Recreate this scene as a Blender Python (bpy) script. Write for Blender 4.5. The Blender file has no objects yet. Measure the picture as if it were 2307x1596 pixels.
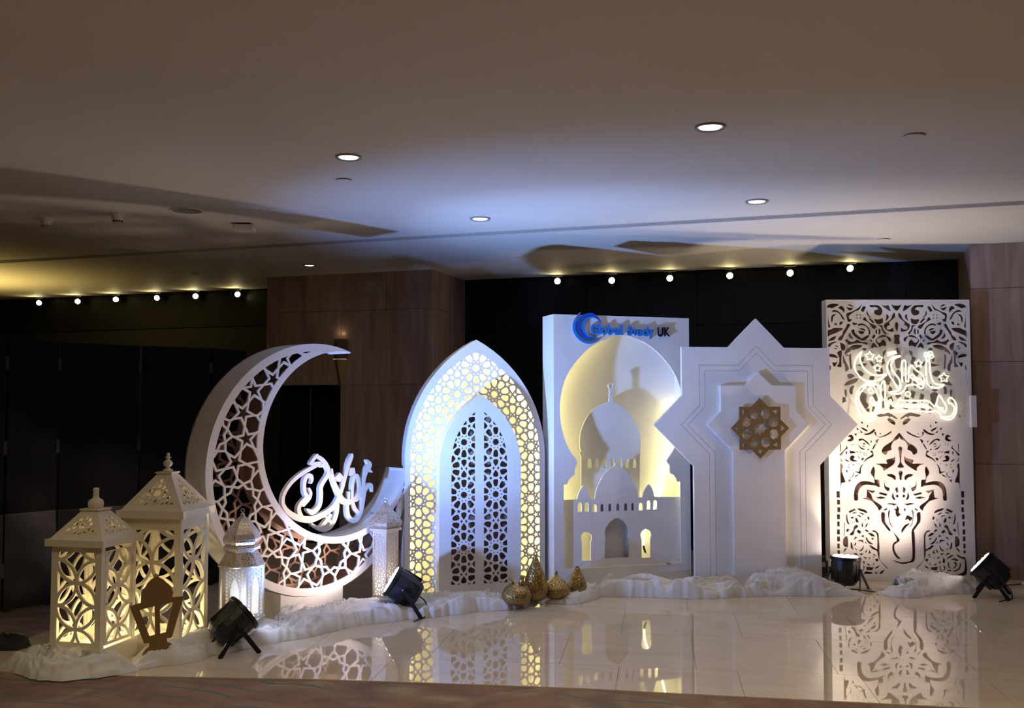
import bpy, bmesh, math, random
from mathutils import Vector, Matrix, noise
from mathutils.geometry import delaunay_2d_cdt
random.seed(7)
S = bpy.context.scene
COL = S.collection
R = math.radians
PI = math.pi

# ------------------------------------------------------------------ camera, world, exposure
cam = bpy.data.cameras.new('camera'); camo = bpy.data.objects.new('camera', cam); COL.objects.link(camo)
cam.lens = 35.0; cam.sensor_width = 36.0; cam.clip_end = 100
camo.location = (0, 0, 1.51); camo.rotation_euler = (R(92.986), 0, R(18.35))
S.camera = camo
S.view_settings.view_transform = 'Standard'; S.view_settings.look = 'None'
S.view_settings.gamma = 1.0; S.view_settings.use_curve_mapping = False
S.view_settings.exposure = 0.0
try:
    S.cycles.use_denoising = True
    S.cycles.max_bounces = 8; S.cycles.diffuse_bounces = 4; S.cycles.glossy_bounces = 4
    S.cycles.transparent_max_bounces = 12
    S.cycles.sample_clamp_indirect = 6.0
except Exception:
    pass
world = bpy.data.worlds.new('world'); S.world = world; world.use_nodes = True
world.node_tree.nodes['Background'].inputs[0].default_value = (1.0, 0.84, 0.60, 1)
world.node_tree.nodes['Background'].inputs[1].default_value = 0.022

def spot(name, loc, target, power, color, size=100, blend=1.0, radius=0.05):
    l = bpy.data.lights.new(name, 'SPOT'); l.energy = power; l.color = color
    l.spot_size = R(size); l.spot_blend = blend; l.shadow_soft_size = radius
    o = bpy.data.objects.new(name, l); COL.objects.link(o); o.location = loc
    o.rotation_euler = (Vector(target) - Vector(loc)).to_track_quat('-Z', 'Y').to_euler()
    return o
def point(name, loc, power, color, radius=0.03):
    l = bpy.data.lights.new(name, 'POINT'); l.energy = power; l.color = color; l.shadow_soft_size = radius
    o = bpy.data.objects.new(name, l); COL.objects.link(o); o.location = loc; return o

COOL = (0.22, 0.39, 1.0); WARM = (1.0, 0.80, 0.58); YEL = (1.0, 0.78, 0.30)
# stage lights standing on the floor: position of the can, point it is aimed at
PAR = [((-3.60, 5.36, 0.17), (-1.45, 8.25, 2.9)),
       ((-3.03, 6.66, 0.20), (-3.66, 6.38, 0.62)),
       ((0.0, 8.74, 0.16), (0.06, 8.82, 2.6)),
       ((1.10, 8.78, 0.19), (-0.2, 9.0, 1.35))]
def front(i, d):
    a, b = Vector(PAR[i][0]), Vector(PAR[i][1]); return a + (b - a).normalized() * d
spot('stage_beam', front(0, .15), PAR[0][1], 520, (.26, .46, 1.0), 62, 1.0, .05)      # lens core of the cool stage light
spot('stage_beam', front(0, .15), PAR[0][1], 310, COOL, 108, 1.0, .05)                # its wide spill
spot('stage_beam', front(1, .15), PAR[1][1], 48, (1.0, .72, .58), 120, 1.0, .05)
spot('stage_beam', front(2, .14), PAR[2][1], 92, WARM, 92, .8, .05)
spot('stage_beam', front(3, .15), PAR[3][1], 75, (1.0, .74, .58), 120, 1.0, .05)
# ceiling downlights (four in view on a 2.05 m grid, then unseen warm fill beams added on the same grid)
for x, y, p in [(-2.687, 5.10, 8), (-.625, 5.13, 20), (-.55, 7.124, 22), (-2.618, 7.119, 14)]:
    spot('downlight_and_fill_beam', (x, y, 2.93), (x, y, 0), p * 1.3, (1.0, .78, .46), 120, .8, .05)
spot('downlight_and_fill_beam', (-5.147, 8.944, 2.93), (-5.147, 8.944, 0), 5, (1.0, .74, .36), 100, .8, .05)
for x, p in ((-4.7, 26), (-2.65, 42), (-.6, 74), (1.45, 84), (3.5, 84)):
    for y in (3.1, 1.05, -1.0):
        spot('downlight_and_fill_beam', (x, y, 2.92), (x, y, 0), p, (1.0, .83, .53), 130, .8, .06)
# unseen yellow fill added beyond the left edge to wash the ceiling
spot('left_ceiling_fill', (-9.7, 8.5, 1.95), (-9.6, 8.45, 2.95), 130, (1.0, .72, .22), 142, .6, .15)

# ------------------------------------------------------------------ materials
def mat(name, col, rough=.5, metal=0.0, emit=None, estr=0.0, spec=.5):
    m = bpy.data.materials.new(name); m.use_nodes = True
    b = m.node_tree.nodes['Principled BSDF']
    b.inputs['Base Color'].default_value = (*col, 1); b.inputs['Roughness'].default_value = rough
    b.inputs['Metallic'].default_value = metal
    b.inputs['Specular IOR Level'].default_value = spec
    if emit: b.inputs['Emission Color'].default_value = (*emit, 1); b.inputs['Emission Strength'].default_value = estr
    return m
def nodes(m): return m.node_tree.nodes, m.node_tree.links, m.node_tree.nodes['Principled BSDF']
def noisy(m, c1, c2, scale, stretch=(1, 1, 1), detail=4, lo=.35, hi=.65, bump=0.0, dist=0.0, coord='Object', rough=None):
    n, l, b = nodes(m)
    tc = n.new('ShaderNodeTexCoord'); mp = n.new('ShaderNodeMapping'); mp.inputs['Scale'].default_value = stretch
    t = n.new('ShaderNodeTexNoise'); t.inputs['Scale'].default_value = scale; t.inputs['Detail'].default_value = detail
    t.inputs['Distortion'].default_value = dist
    r = n.new('ShaderNodeValToRGB'); r.color_ramp.elements[0].position = lo; r.color_ramp.elements[1].position = hi
    r.color_ramp.elements[0].color = (*c1, 1); r.color_ramp.elements[1].color = (*c2, 1)
    l.new(tc.outputs[coord], mp.inputs[0]); l.new(mp.outputs[0], t.inputs['Vector'])
    l.new(t.outputs['Fac'], r.inputs[0]); l.new(r.outputs[0], b.inputs['Base Color'])
    if bump:
        bp = n.new('ShaderNodeBump'); bp.inputs['Strength'].default_value = bump; bp.inputs['Distance'].default_value = .01
        l.new(t.outputs['Fac'], bp.inputs['Height']); l.new(bp.outputs[0], b.inputs['Normal'])
    return m
WHITE = noisy(mat('white_painted_board', (.80, .80, .80), .45), (.77, .765, .76), (.83, .825, .82), 3.0)
CREAM = noisy(mat('cream_painted_wood', (.74, .68, .54), .5), (.72, .66, .51), (.78, .72, .58), 5.0)
CEIL = noisy(mat('ceiling_plaster', (.66, .64, .58), .7, spec=.3), (.645, .62, .56), (.675, .65, .59), 1.2)
STONE = noisy(mat('veneer_stone', (.30, .20, .15), .28), (.25, .165, .125), (.40, .29, .235), 2.2, (5, 5, .55), 6, .32, .68, .02, .6)
BLACKWOOD = noisy(mat('black_stained_wood', (.008, .008, .009), .32, spec=.22), (.004, .004, .005), (.013, .012, .012), 6, (9, 9, .25), 5, .35, .7, .03)
DOORM = noisy(mat('dark_door_leaf', (.005, .005, .006), .5, spec=.10), (.0035, .0035, .0045), (.006, .0055, .006), 4)
MARBLE = noisy(mat('cream_marble', (.62, .54, .42), .02), (.60, .51, .39), (.66, .58, .465), 1.4, (1, 3.2, 1), 7, .3, .72, 0, 1.6)
GROUT = mat('grout', (.40, .34, .27), .6)
DOORG = mat('glossy_dark_panel', (.006, .006, .006), .36, spec=.25)
BLACKM = mat('black_metal', (.012, .012, .014), .38, .3)
BLACKP = noisy(mat('black_powder_coat', (.015, .015, .018), .42), (.010, .010, .012), (.024, .024, .028), 60, bump=.1)
CHROME = mat('brushed_steel', (.55, .52, .48), .35, 1.0)
GOLDB = noisy(mat('gold_painted_board', (.27, .155, .055), .5, .2), (.25, .145, .05), (.29, .17, .06), 6)
SWITCH_W = mat('white_plastic', (.66, .63, .58), .4)
BLUE1 = mat('bright_blue_acrylic', (.02, .24, .78), .3); BLUE2 = mat('deep_blue_acrylic', (.01, .09, .62), .3); NAVY = mat('navy_acrylic', (.008, .008, .03), .3)
GREYED = mat('grey_foam_edge', (.38, .38, .42), .6)
COPPER = mat('copper_connector', (.55, .24, .10), .5)
def emitter(name, col, s):
    m = mat(name, (.8, .8, .8), .4, 0, col, s); return m
LENS_W = emitter('warm_led_lens', (1.0, .86, .78), 45); LENS_P = emitter('pinkish_led_lens', (1.0, .80, .78), 16); LENS_C = emitter('cool_led_lens', (.6, .7, 1.0), 40)
DOWN = emitter('downlight_diffuser', (1.0, .93, .80), 9)
TRACKL = emitter('track_lamp', (1.0, .88, .50), 30)
LEDY = emitter('yellow_led_rope', (1.0, .80, .28), 24)
LEDM = emitter('mosque_led_rope', (1.0, .86, .36), 17)
NEON = emitter('neon_tube', (1.0, .92, .62), 1.0)
BULB = emitter('warm_led_bulb', (1.0, .84, .52), 60)
RAW = noisy(mat('raw_brown_fibreboard', (.30, .19, .14), .7), (.27, .165, .12), (.33, .21, .16), 9)
def perforated(name, col, rough, metal, scale, thr):
    m = mat(name, col, rough, metal); n, l, b = nodes(m)
    tc = n.new('ShaderNodeTexCoord'); v = n.new('ShaderNodeTexVoronoi'); v.inputs['Scale'].default_value = scale
    g = n.new('ShaderNodeMath'); g.operation = 'LESS_THAN'; g.inputs[1].default_value = thr
    tr = n.new('ShaderNodeBsdfTransparent'); mx = n.new('ShaderNodeMixShader'); out = n['Material Output']
    l.new(tc.outputs['Object'], v.inputs['Vector']); l.new(v.outputs['Distance'], g.inputs[0])
    l.new(g.outputs[0], mx.inputs[0]); l.new(b.outputs[0], mx.inputs[1]); l.new(tr.outputs[0], mx.inputs[2]); l.new(mx.outputs[0], out.inputs[0])
    return m
PERF = perforated('pierced_silver_metal', (.56, .50, .44), .38, .85, 110, .32)
PERFB = perforated('pierced_silver_sheet', (.66, .62, .58), .40, .6, 105, .40)
PERFG = perforated('pierced_gold_sheet', (.60, .40, .18), .40, .8, 120, .36)
SILVER = mat('matt_silver_metal', (.60, .55, .50), .38, .7)
def translucent(name, col, mixf):
    m = mat(name, col, .6); n, l, b = nodes(m)
    t = n.new('ShaderNodeBsdfTranslucent'); t.inputs[0].default_value = (*col, 1)
    mx = n.new('ShaderNodeMixShader'); mx.inputs[0].default_value = mixf
    l.new(b.outputs[0], mx.inputs[1]); l.new(t.outputs[0], mx.inputs[2]); l.new(mx.outputs[0], n['Material Output'].inputs[0]); return m
FROST = translucent('frosted_pane', (.86, .86, .84), .65)
CLOTH = translucent('white_voile', (.90, .89, .88), .22)
def hammered(name):
    m = mat(name, (.42, .30, .11), .34, .9); n, l, b = nodes(m)
    tc = n.new('ShaderNodeTexCoord'); v = n.new('ShaderNodeTexVoronoi'); v.inputs['Scale'].default_value = 55; v.feature = 'DISTANCE_TO_EDGE'
    bp = n.new('ShaderNodeBump'); bp.inputs['Strength'].default_value = .8; bp.inputs['Distance'].default_value = .006
    r = n.new('ShaderNodeValToRGB'); r.color_ramp.elements[0].position = .0; r.color_ramp.elements[1].position = .18
    r.color_ramp.elements[0].color = (.20, .13, .04, 1); r.color_ramp.elements[1].color = (.46, .34, .14, 1)
    l.new(tc.outputs['Object'], v.inputs['Vector']); l.new(v.outputs['Distance'], bp.inputs['Height']); l.new(bp.outputs[0], b.inputs['Normal'])
    l.new(v.outputs['Distance'], r.inputs[0]); l.new(r.outputs[0], b.inputs['Base Color']); return m
HAMMER = hammered('hammered_antique_gold')
def clear(name):
    m = mat(name, (.95, .95, .95), .05); n, l, b = nodes(m)
    tr = n.new('ShaderNodeBsdfTransparent'); mx = n.new('ShaderNodeMixShader'); mx.inputs[0].default_value = .06
    l.new(tr.outputs[0], mx.inputs[1]); l.new(b.outputs[0], mx.inputs[2]); l.new(mx.outputs[0], n['Material Output'].inputs[0]); return m
CLEAR = clear('clear_acrylic')
def carpet_mat():
    m = mat('patterned_carpet', (.2, .12, .09), .95, spec=.1); n, l, b = nodes(m)
    tc = n.new('ShaderNodeTexCoord')
    mp = n.new('ShaderNodeMapping'); mp.inputs['Scale'].default_value = (1.0, 1.0, 1)
    n1 = n.new('ShaderNodeTexNoise'); n1.inputs['Scale'].default_value = 3.0; n1.inputs['Detail'].default_value = 6; n1.inputs['Distortion'].default_value = 1.2
    r1 = n.new('ShaderNodeValToRGB'); cr = r1.color_ramp
    cr.elements[0].position = .30; cr.elements[0].color = (.17, .125, .10, 1); cr.elements[1].position = .72; cr.elements[1].color = (.36, .30, .21, 1)
    e = cr.elements.new(.45); e.color = (.25, .155, .125, 1); e = cr.elements.new(.58); e.color = (.27, .20, .155, 1)
    l.new(tc.outputs['Object'], mp.inputs[0]); l.new(mp.outputs[0], n1.inputs['Vector']); l.new(n1.outputs['Fac'], r1.inputs[0])
    vo = n.new('ShaderNodeTexVoronoi'); vo.inputs['Scale'].default_value = .9
    w = n.new('ShaderNodeTexWave'); w.wave_type = 'RINGS'; w.inputs['Scale'].default_value = 2.3; w.inputs['Distortion'].default_value = 5.0; w.inputs['Detail'].default_value = 2; w.inputs['Detail Scale'].default_value = .9
    l.new(tc.outputs['Object'], w.inputs['Vector']); l.new(tc.outputs['Object'], vo.inputs['Vector'])
    r2 = n.new('ShaderNodeValToRGB'); r2.color_ramp.elements[0].position = .90; r2.color_ramp.elements[1].position = .97
    r2.color_ramp.elements[0].color = (0, 0, 0, 1); r2.color_ramp.elements[1].color = (1, 1, 1, 1)
    l.new(w.outputs['Fac'], r2.inputs[0])
    n3 = n.new('ShaderNodeTexNoise'); n3.inputs['Scale'].default_value = 1.1
    r3 = n.new('ShaderNodeValToRGB'); r3.color_ramp.elements[0].position = .48; r3.color_ramp.elements[1].position = .56
    l.new(tc.outputs['Object'], n3.inputs['Vector']); l.new(n3.outputs['Fac'], r3.inputs[0])
    mu = n.new('ShaderNodeMath'); mu.operation = 'MULTIPLY'; l.new(r2.outputs[0], mu.inputs[0]); l.new(r3.outputs[0], mu.inputs[1])
    mx = n.new('ShaderNodeMixRGB'); mx.inputs[2].default_value = (.12, .17, .165, 1)
    l.new(mu.outputs[0], mx.inputs[0]); l.new(r1.outputs[0], mx.inputs[1]); l.new(mx.outputs[0], b.inputs['Base Color'])
    pf = n.new('ShaderNodeTexNoise'); pf.inputs['Scale'].default_value = 260
    bp = n.new('ShaderNodeBump'); bp.inputs['Strength'].default_value = .35; bp.inputs['Distance'].default_value = .004
    l.new(tc.outputs['Object'], pf.inputs['Vector']); l.new(pf.outputs['Fac'], bp.inputs['Height']); l.new(bp.outputs[0], b.inputs['Normal'])
    return m
CARPET = carpet_mat()

# ------------------------------------------------------------------ building helpers
def empty(name, loc=(0, 0, 0), rz=0.0):
    o = bpy.data.objects.new(name, None); COL.objects.link(o); o.location = loc; o.rotation_euler = (0, 0, rz)
    o.empty_display_size = .1; return o
def tag(o, label=None, cat=None, group=None, kind=None):
    if label: o['label'] = label
    if cat: o['category'] = cat
    if group: o['group'] = group
    if kind: o['kind'] = kind
    return o
def mesh(name, v, f, m, parent=None, smooth=False, M=None):
    me = bpy.data.meshes.new(name)
    if M is not None: v = [M @ Vector(p) for p in v]
    me.from_pydata([tuple(p) for p in v], [], f); me.materials.append(m)
    if smooth:
        for p in me.polygons: p.use_smooth = True
    me.update()
    o = bpy.data.objects.new(name, me); COL.objects.link(o)
    if parent: o.parent = parent
    return o
def fixn(o):
    bm = bmesh.new(); bm.from_mesh(o.data); bmesh.ops.recalc_face_normals(bm, faces=bm.faces); bm.to_mesh(o.data); bm.free(); return o
class MB:
    def __init__(s): s.v = []; s.f = []
    def add(s, v, f):
        b = len(s.v); s.v += [tuple(p) for p in v]; s.f += [tuple(i + b for i in q) for q in f]; return s
    def box(s, x0, y0, z0, x1, y1, z1):
        return s.add([(x0, y0, z0), (x1, y0, z0), (x1, y1, z0), (x0, y1, z0), (x0, y0, z1), (x1, y0, z1), (x1, y1, z1), (x0, y1, z1)],
                     [(0, 3, 2, 1), (4, 5, 6, 7), (0, 1, 5, 4), (1, 2, 6, 5), (2, 3, 7, 6), (3, 0, 4, 7)])
    def tube(s, pts, r, n=8, closed=False):
        pts = [Vector(p) for p in pts]; k = len(pts); rings = []
        up = Vector((0, 0, 1))
        prev = None
        for i, p in enumerate(pts):
            a = pts[(i - 1) % k] if (closed or i > 0) else p; c = pts[(i + 1) % k] if (closed or i < k - 1) else p
            t = (c - a); t = t.normalized() if t.length > 1e-9 else Vector((0, 0, 1))
            if prev is None:
                u = t.cross(up); u = u.normalized() if u.length > .05 else t.cross(Vector((1, 0, 0))).normalized()
            else:
                u = prev - t * prev.dot(t); u = u.normalized() if u.length > 1e-6 else t.orthogonal().normalized()
            prev = u; w = t.cross(u)
            rr = r[i] if isinstance(r, (list, tuple)) else r
            rings.append([p + (u * math.cos(2 * PI * j / n) + w * math.sin(2 * PI * j / n)) * rr for j in range(n)])
        b = len(s.v); s.v += [tuple(q) for g in rings for q in g]
        m = k if closed else k - 1
        for i in range(m):
            i2 = (i + 1) % k
            for j in range(n): s.f.append((b + i * n + j, b + i * n + (j + 1) % n, b + i2 * n + (j + 1) % n, b + i2 * n + j))
        if not closed:
            s.f.append(tuple(b + j for j in reversed(range(n)))); s.f.append(tuple(b + (k - 1) * n + j for j in range(n)))
        return s
    def lathe(s, prof, n=24, M=None, axis='z'):
        b = len(s.v); vs = []
        for r, z in prof:
            for j in range(n):
                a = 2 * PI * j / n; p = Vector((r * math.cos(a), r * math.sin(a), z)); vs.append(tuple(M @ p if M else p))
        s.v += vs
        for i in range(len(prof) - 1):
            for j in range(n): s.f.append((b + i * n + j, b + i * n + (j + 1) % n, b + (i + 1) * n + (j + 1) % n, b + (i + 1) * n + j))
        s.f.append(tuple(b + j for j in reversed(range(n)))); s.f.append(tuple(b + (len(prof) - 1) * n + j for j in range(n)))
        return s
    def build(s, name, m, parent=None, smooth=False, M=None): return mesh(name, s.v, s.f, m, parent, smooth, M)
def box(name, x0, y0, z0, x1, y1, z1, m, parent=None): return MB().box(x0, y0, z0, x1, y1, z1).build(name, m, parent)
def catmull(pts, sub=4, closed=False):
    n = len(pts); out = []
    rng = n if closed else n - 1
    for i in range(rng):
        g = lambda k: pts[k % n] if closed else pts[max(0, min(n - 1, k))]
        p0, p1, p2, p3 = g(i - 1), g(i), g(i + 1), g(i + 2)
        for k in range(sub):
            t = k / sub
            out.append(tuple(.5 * ((2 * b) + (-a + c) * t + (2 * a - 5 * b + 4 * c - d) * t * t + (-a + 3 * b - 3 * c + d) * t ** 3) for a, b, c, d in zip(p0, p1, p2, p3)))
    if not closed: out.append(tuple(pts[-1]))
    return out
def ccw(p):
    a = sum(p[i][0] * p[(i + 1) % len(p)][1] - p[(i + 1) % len(p)][0] * p[i][1] for i in range(len(p)))
    return p if a > 0 else list(reversed(p))
def plate(name, polys, keep, y0, y1, m, parent=None, M=None):
    """union / difference of tagged 2-D polygons (u, z) made into a solid sheet between depths y0 (front) and y1"""
    vs, fs, tags = [], [], []
    for t, p in polys:
        p = ccw([tuple(q[:2]) for q in p]); b = len(vs)
        vs += [Vector(q) for q in p]; fs.append(tuple(range(b, b + len(p)))); tags.append(t)
    ov, oe, of, _, _, orig = delaunay_2d_cdt(vs, [], fs, 0, 1e-6)
    PP = []; k0 = 0
    for f in fs: PP.append([(vs[i].x, vs[i].y) for i in f])
    bx = [(min(x for x, y in p), max(x for x, y in p), min(y for x, y in p), max(y for x, y in p)) for p in PP]
    X0 = min(q[0] for q in bx); Y0 = min(q[2] for q in bx); G = 48
    gx = (max(q[1] for q in bx) - X0) / G + 1e-9; gy = (max(q[3] for q in bx) - Y0) / G + 1e-9
    grid = {}
    for k, q in enumerate(bx):
        for i in range(int((q[0] - X0) / gx), int((q[1] - X0) / gx) + 1):
            for j in range(int((q[2] - Y0) / gy), int((q[3] - Y0) / gy) + 1): grid.setdefault((i, j), []).append(k)
    fn = [pip(p) for p in PP]
    kept = []
    for f in of:
        cx = sum(ov[i].x for i in f) / len(f); cy = sum(ov[i].y for i in f) / len(f)
        t = set()
        for k in grid.get((int((cx - X0) / gx), int((cy - Y0) / gy)), ()):
            q = bx[k]
            if tags[k] not in t and q[0] <= cx <= q[1] and q[2] <= cy <= q[3] and fn[k]((cx, cy)): t.add(tags[k])
        if keep(t): kept.append(f)
    used = {}; V = []
    for f in kept:
        for i in f:
            if i not in used: used[i] = len(V); V.append(ov[i])
    n = len(V); v3 = [(p[0], y0, p[1]) for p in V] + [(p[0], y1, p[1]) for p in V]
    F = []; ed = {}
    for f in kept:
        g = [used[i] for i in f]
        a = sum(V[g[i]][0] * V[g[(i + 1) % len(g)]][1] - V[g[(i + 1) % len(g)]][0] * V[g[i]][1] for i in range(len(g)))
        if a < 0: g.reverse()
        F.append(tuple(g)); F.append(tuple(i + n for i in reversed(g)))
        for i in range(len(g)): ed[(g[i], g[(i + 1) % len(g)])] = 1
    for (a, b) in ed:
        if (b, a) not in ed: F.append((b, a, a + n, b + n))
    return mesh(name, v3, F, m, parent, False, M)
OH = lambda t: 'O' in t and 'H' not in t
def mm(l): return [tuple(c / 1000 for c in p) for p in l]
def circ(cx, cz, r, n=32, a0=0, a1=360): return [(cx + r * math.cos(R(a0 + (a1 - a0) * i / n)), cz + r * math.sin(R(a0 + (a1 - a0) * i / n))) for i in range(n if abs(a1 - a0) == 360 else n + 1)]
def stroke_polys(pts, tagn='S', sub=4):
    q = catmull(pts, sub); out = []
    L = []
    for i, (x, y, w) in enumerate(q):
        a = q[max(0, i - 1)]; c = q[min(len(q) - 1, i + 1)]
        dx, dy = c[0] - a[0], c[1] - a[1]; d = math.hypot(dx, dy) or 1
        L.append((x - dy / d * w / 2, y + dx / d * w / 2, x + dy / d * w / 2, y - dx / d * w / 2))
    for i in range(len(q) - 1):
        out.append((tagn, [(L[i][0], L[i][1]), (L[i][2], L[i][3]), (L[i + 1][2], L[i + 1][3]), (L[i + 1][0], L[i + 1][1])]))
    for i in range(0, len(q), 2): out.append((tagn, circ(q[i][0], q[i][1], q[i][2] / 2 * .995, 12)))
    return out
# decagonal rosette lattice: centres on a rhombic grid, straps between ten-fold rosettes and five-pointed stars
def girih(c0, axis, a, rC, rE, rD, inside, N=5):
    seg = set(); out = []
    pol = lambda c, r, d: (c[0] + r * a * math.cos(R(d)), c[1] + r * a * math.sin(R(d)))
    def add(p, q):
        k = tuple(sorted((tuple(round(x, 4) for x in p), tuple(round(x, 4) for x in q))))
        if k in seg: return
        if inside(p) or inside(q) or inside(((p[0] + q[0]) / 2, (p[1] + q[1]) / 2)): seg.add(k); out.append((p, q))
    for i in range(-N, N + 1):
        for j in range(-N, N + 1):
            u = (2 * math.cos(R(axis + 36)), 2 * math.sin(R(axis + 36))); v = (2 * math.cos(R(axis - 36)), 2 * math.sin(R(axis - 36)))
            c = (c0[0] + a * (i * u[0] + j * v[0]), c0[1] + a * (i * u[1] + j * v[1]))
            for k in range(10):
                ph = axis + 36 * k
                Ck, M_ = pol(c, rC, ph), pol(c, 1, ph)
                for s in (18, -18):
                    add(Ck, pol(c, rE, ph + s)); add(Ck, pol(c, rD, ph + s))
                f = ph + 18; D_, P_, V_ = pol(c, rD, f), pol(c, .7266, f), pol(c, 1.0515, f)
                add(D_, P_)
                for s in (36, -36):
                    nn = pol(V_, .1241, f + 180 + s)
                    add(P_, nn)
                    m1, m2 = pol(c, 1, ph), pol(c, 1, ph + 36)
                    mm_ = m1 if math.dist(nn, m1) < math.dist(nn, m2) else m2
                    add(nn, mm_)
            # bow-tie between c and c+u+v
            A = (math.cos(R(axis)), math.sin(R(axis))); Pp = (-A[1], A[0])
            d = 1.618 * a
            W = (c[0] + A[0] * d, c[1] + A[1] * d)
            for sa in (1, -1):
                for sp in (1, -1):
                    ax = (A[0] * sa, A[1] * sa); pp = (Pp[0] * sp, Pp[1] * sp)
                    loc = lambda x, y: (W[0] + a * (pp[0] * x + ax[0] * y), W[1] + a * (pp[1] * x + ax[1] * y))
                    # local: x sideways, y along the axis towards one decagon
                    Mt = loc(0, .618); Vt = (.3249, .618); Wr = (1.1756 - 1.0515, 0)
                    dv = (Wr[0] - Vt[0], Wr[1] - Vt[1]); L = math.hypot(*dv); dv = (dv[0] / L, dv[1] / L)
                    bx, by = dv[0] - 1, dv[1]; L2 = math.hypot(bx, by)
                    nV = loc(Vt[0] + .1241 * bx / L2, Vt[1] + .1241 * by / L2)
                    Mr = loc((Vt[0] + Wr[0]) / 2, (Vt[1] + Wr[1]) / 2)
                    nW = loc(Wr[0] + .1241 * math.cos(R(108)), Wr[1] + .1241 * math.sin(R(108)))
                    add(Mt, nV); add(nV, Mr); add(Mr, nW); add(nW, W)
    return out
def straps(segs, hw):
    out = []
    for p, q in segs:
        dx, dy = q[0] - p[0], q[1] - p[1]; d = math.hypot(dx, dy)
        if d < 1e-6: continue
        dx /= d; dy /= d; e = hw * .55
        a = (p[0] - dx * e, p[1] - dy * e); b = (q[0] + dx * e, q[1] + dy * e)
        out.append(('S', [(a[0] - dy * hw, a[1] + dx * hw), (a[0] + dy * hw, a[1] - dx * hw), (b[0] + dy * hw, b[1] - dx * hw), (b[0] - dy * hw, b[1] + dx * hw)]))
    return out
LAT = lambda t: 'O' in t and 'X' not in t and ('H' not in t or 'S' in t)
def pip(poly):
    def f(p):
        x, y = p; r = False; j = len(poly) - 1
        for i in range(len(poly)):
            xi, yi = poly[i]; xj, yj = poly[j]
            if (yi > y) != (yj > y) and x < (xj - xi) * (y - yi) / (yj - yi) + xi: r = not r
            j = i
        return r
    return f
def archpoly(c, w, s, h, z0, n=14):
    """pointed arch outline: half width w, springing s, apex h"""
    Rr = (w * w + (h - s) ** 2) / (2 * w); amax = math.asin(min(1, (h - s) / Rr))
    right = [(c + w - Rr + Rr * math.cos(amax * i / n), s + Rr * math.sin(amax * i / n)) for i in range(n + 1)]
    left = [(2 * c - x, z) for x, z in reversed(right[:-1])]
    return [(c + w, z0)] + right + left + [(c - w, z0)]
def rim(name, line, y0, y1, th, m, parent, M=None, closed=False):
    """a wall of thickness th swept along a polyline of (u, z), going inwards to the left of travel"""
    k = len(line); v = []; f = []
    for i in range(k):
        a = line[(i - 1) % k] if (closed or i) else line[i]; c = line[(i + 1) % k] if (closed or i < k - 1) else line[i]
        dx, dz = c[0] - a[0], c[1] - a[1]; d = math.hypot(dx, dz) or 1; nx, nz = -dz / d, dx / d
        x, z = line[i]
        v += [(x, y0, z), (x, y1, z), (x + nx * th, y1, z + nz * th), (x + nx * th, y0, z + nz * th)]
    n = k if closed else k - 1
    for i in range(n):
        b, c = 4 * i, 4 * ((i + 1) % k)
        for j in range(4): f.append((b + j, c + j, c + (j + 1) % 4, b + (j + 1) % 4))
    if not closed: f += [(0, 1, 2, 3), (4 * k - 4, 4 * k - 1, 4 * k - 2, 4 * k - 3)]
    return fixn(mesh(name, v, f, m, parent, False, M))
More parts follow.
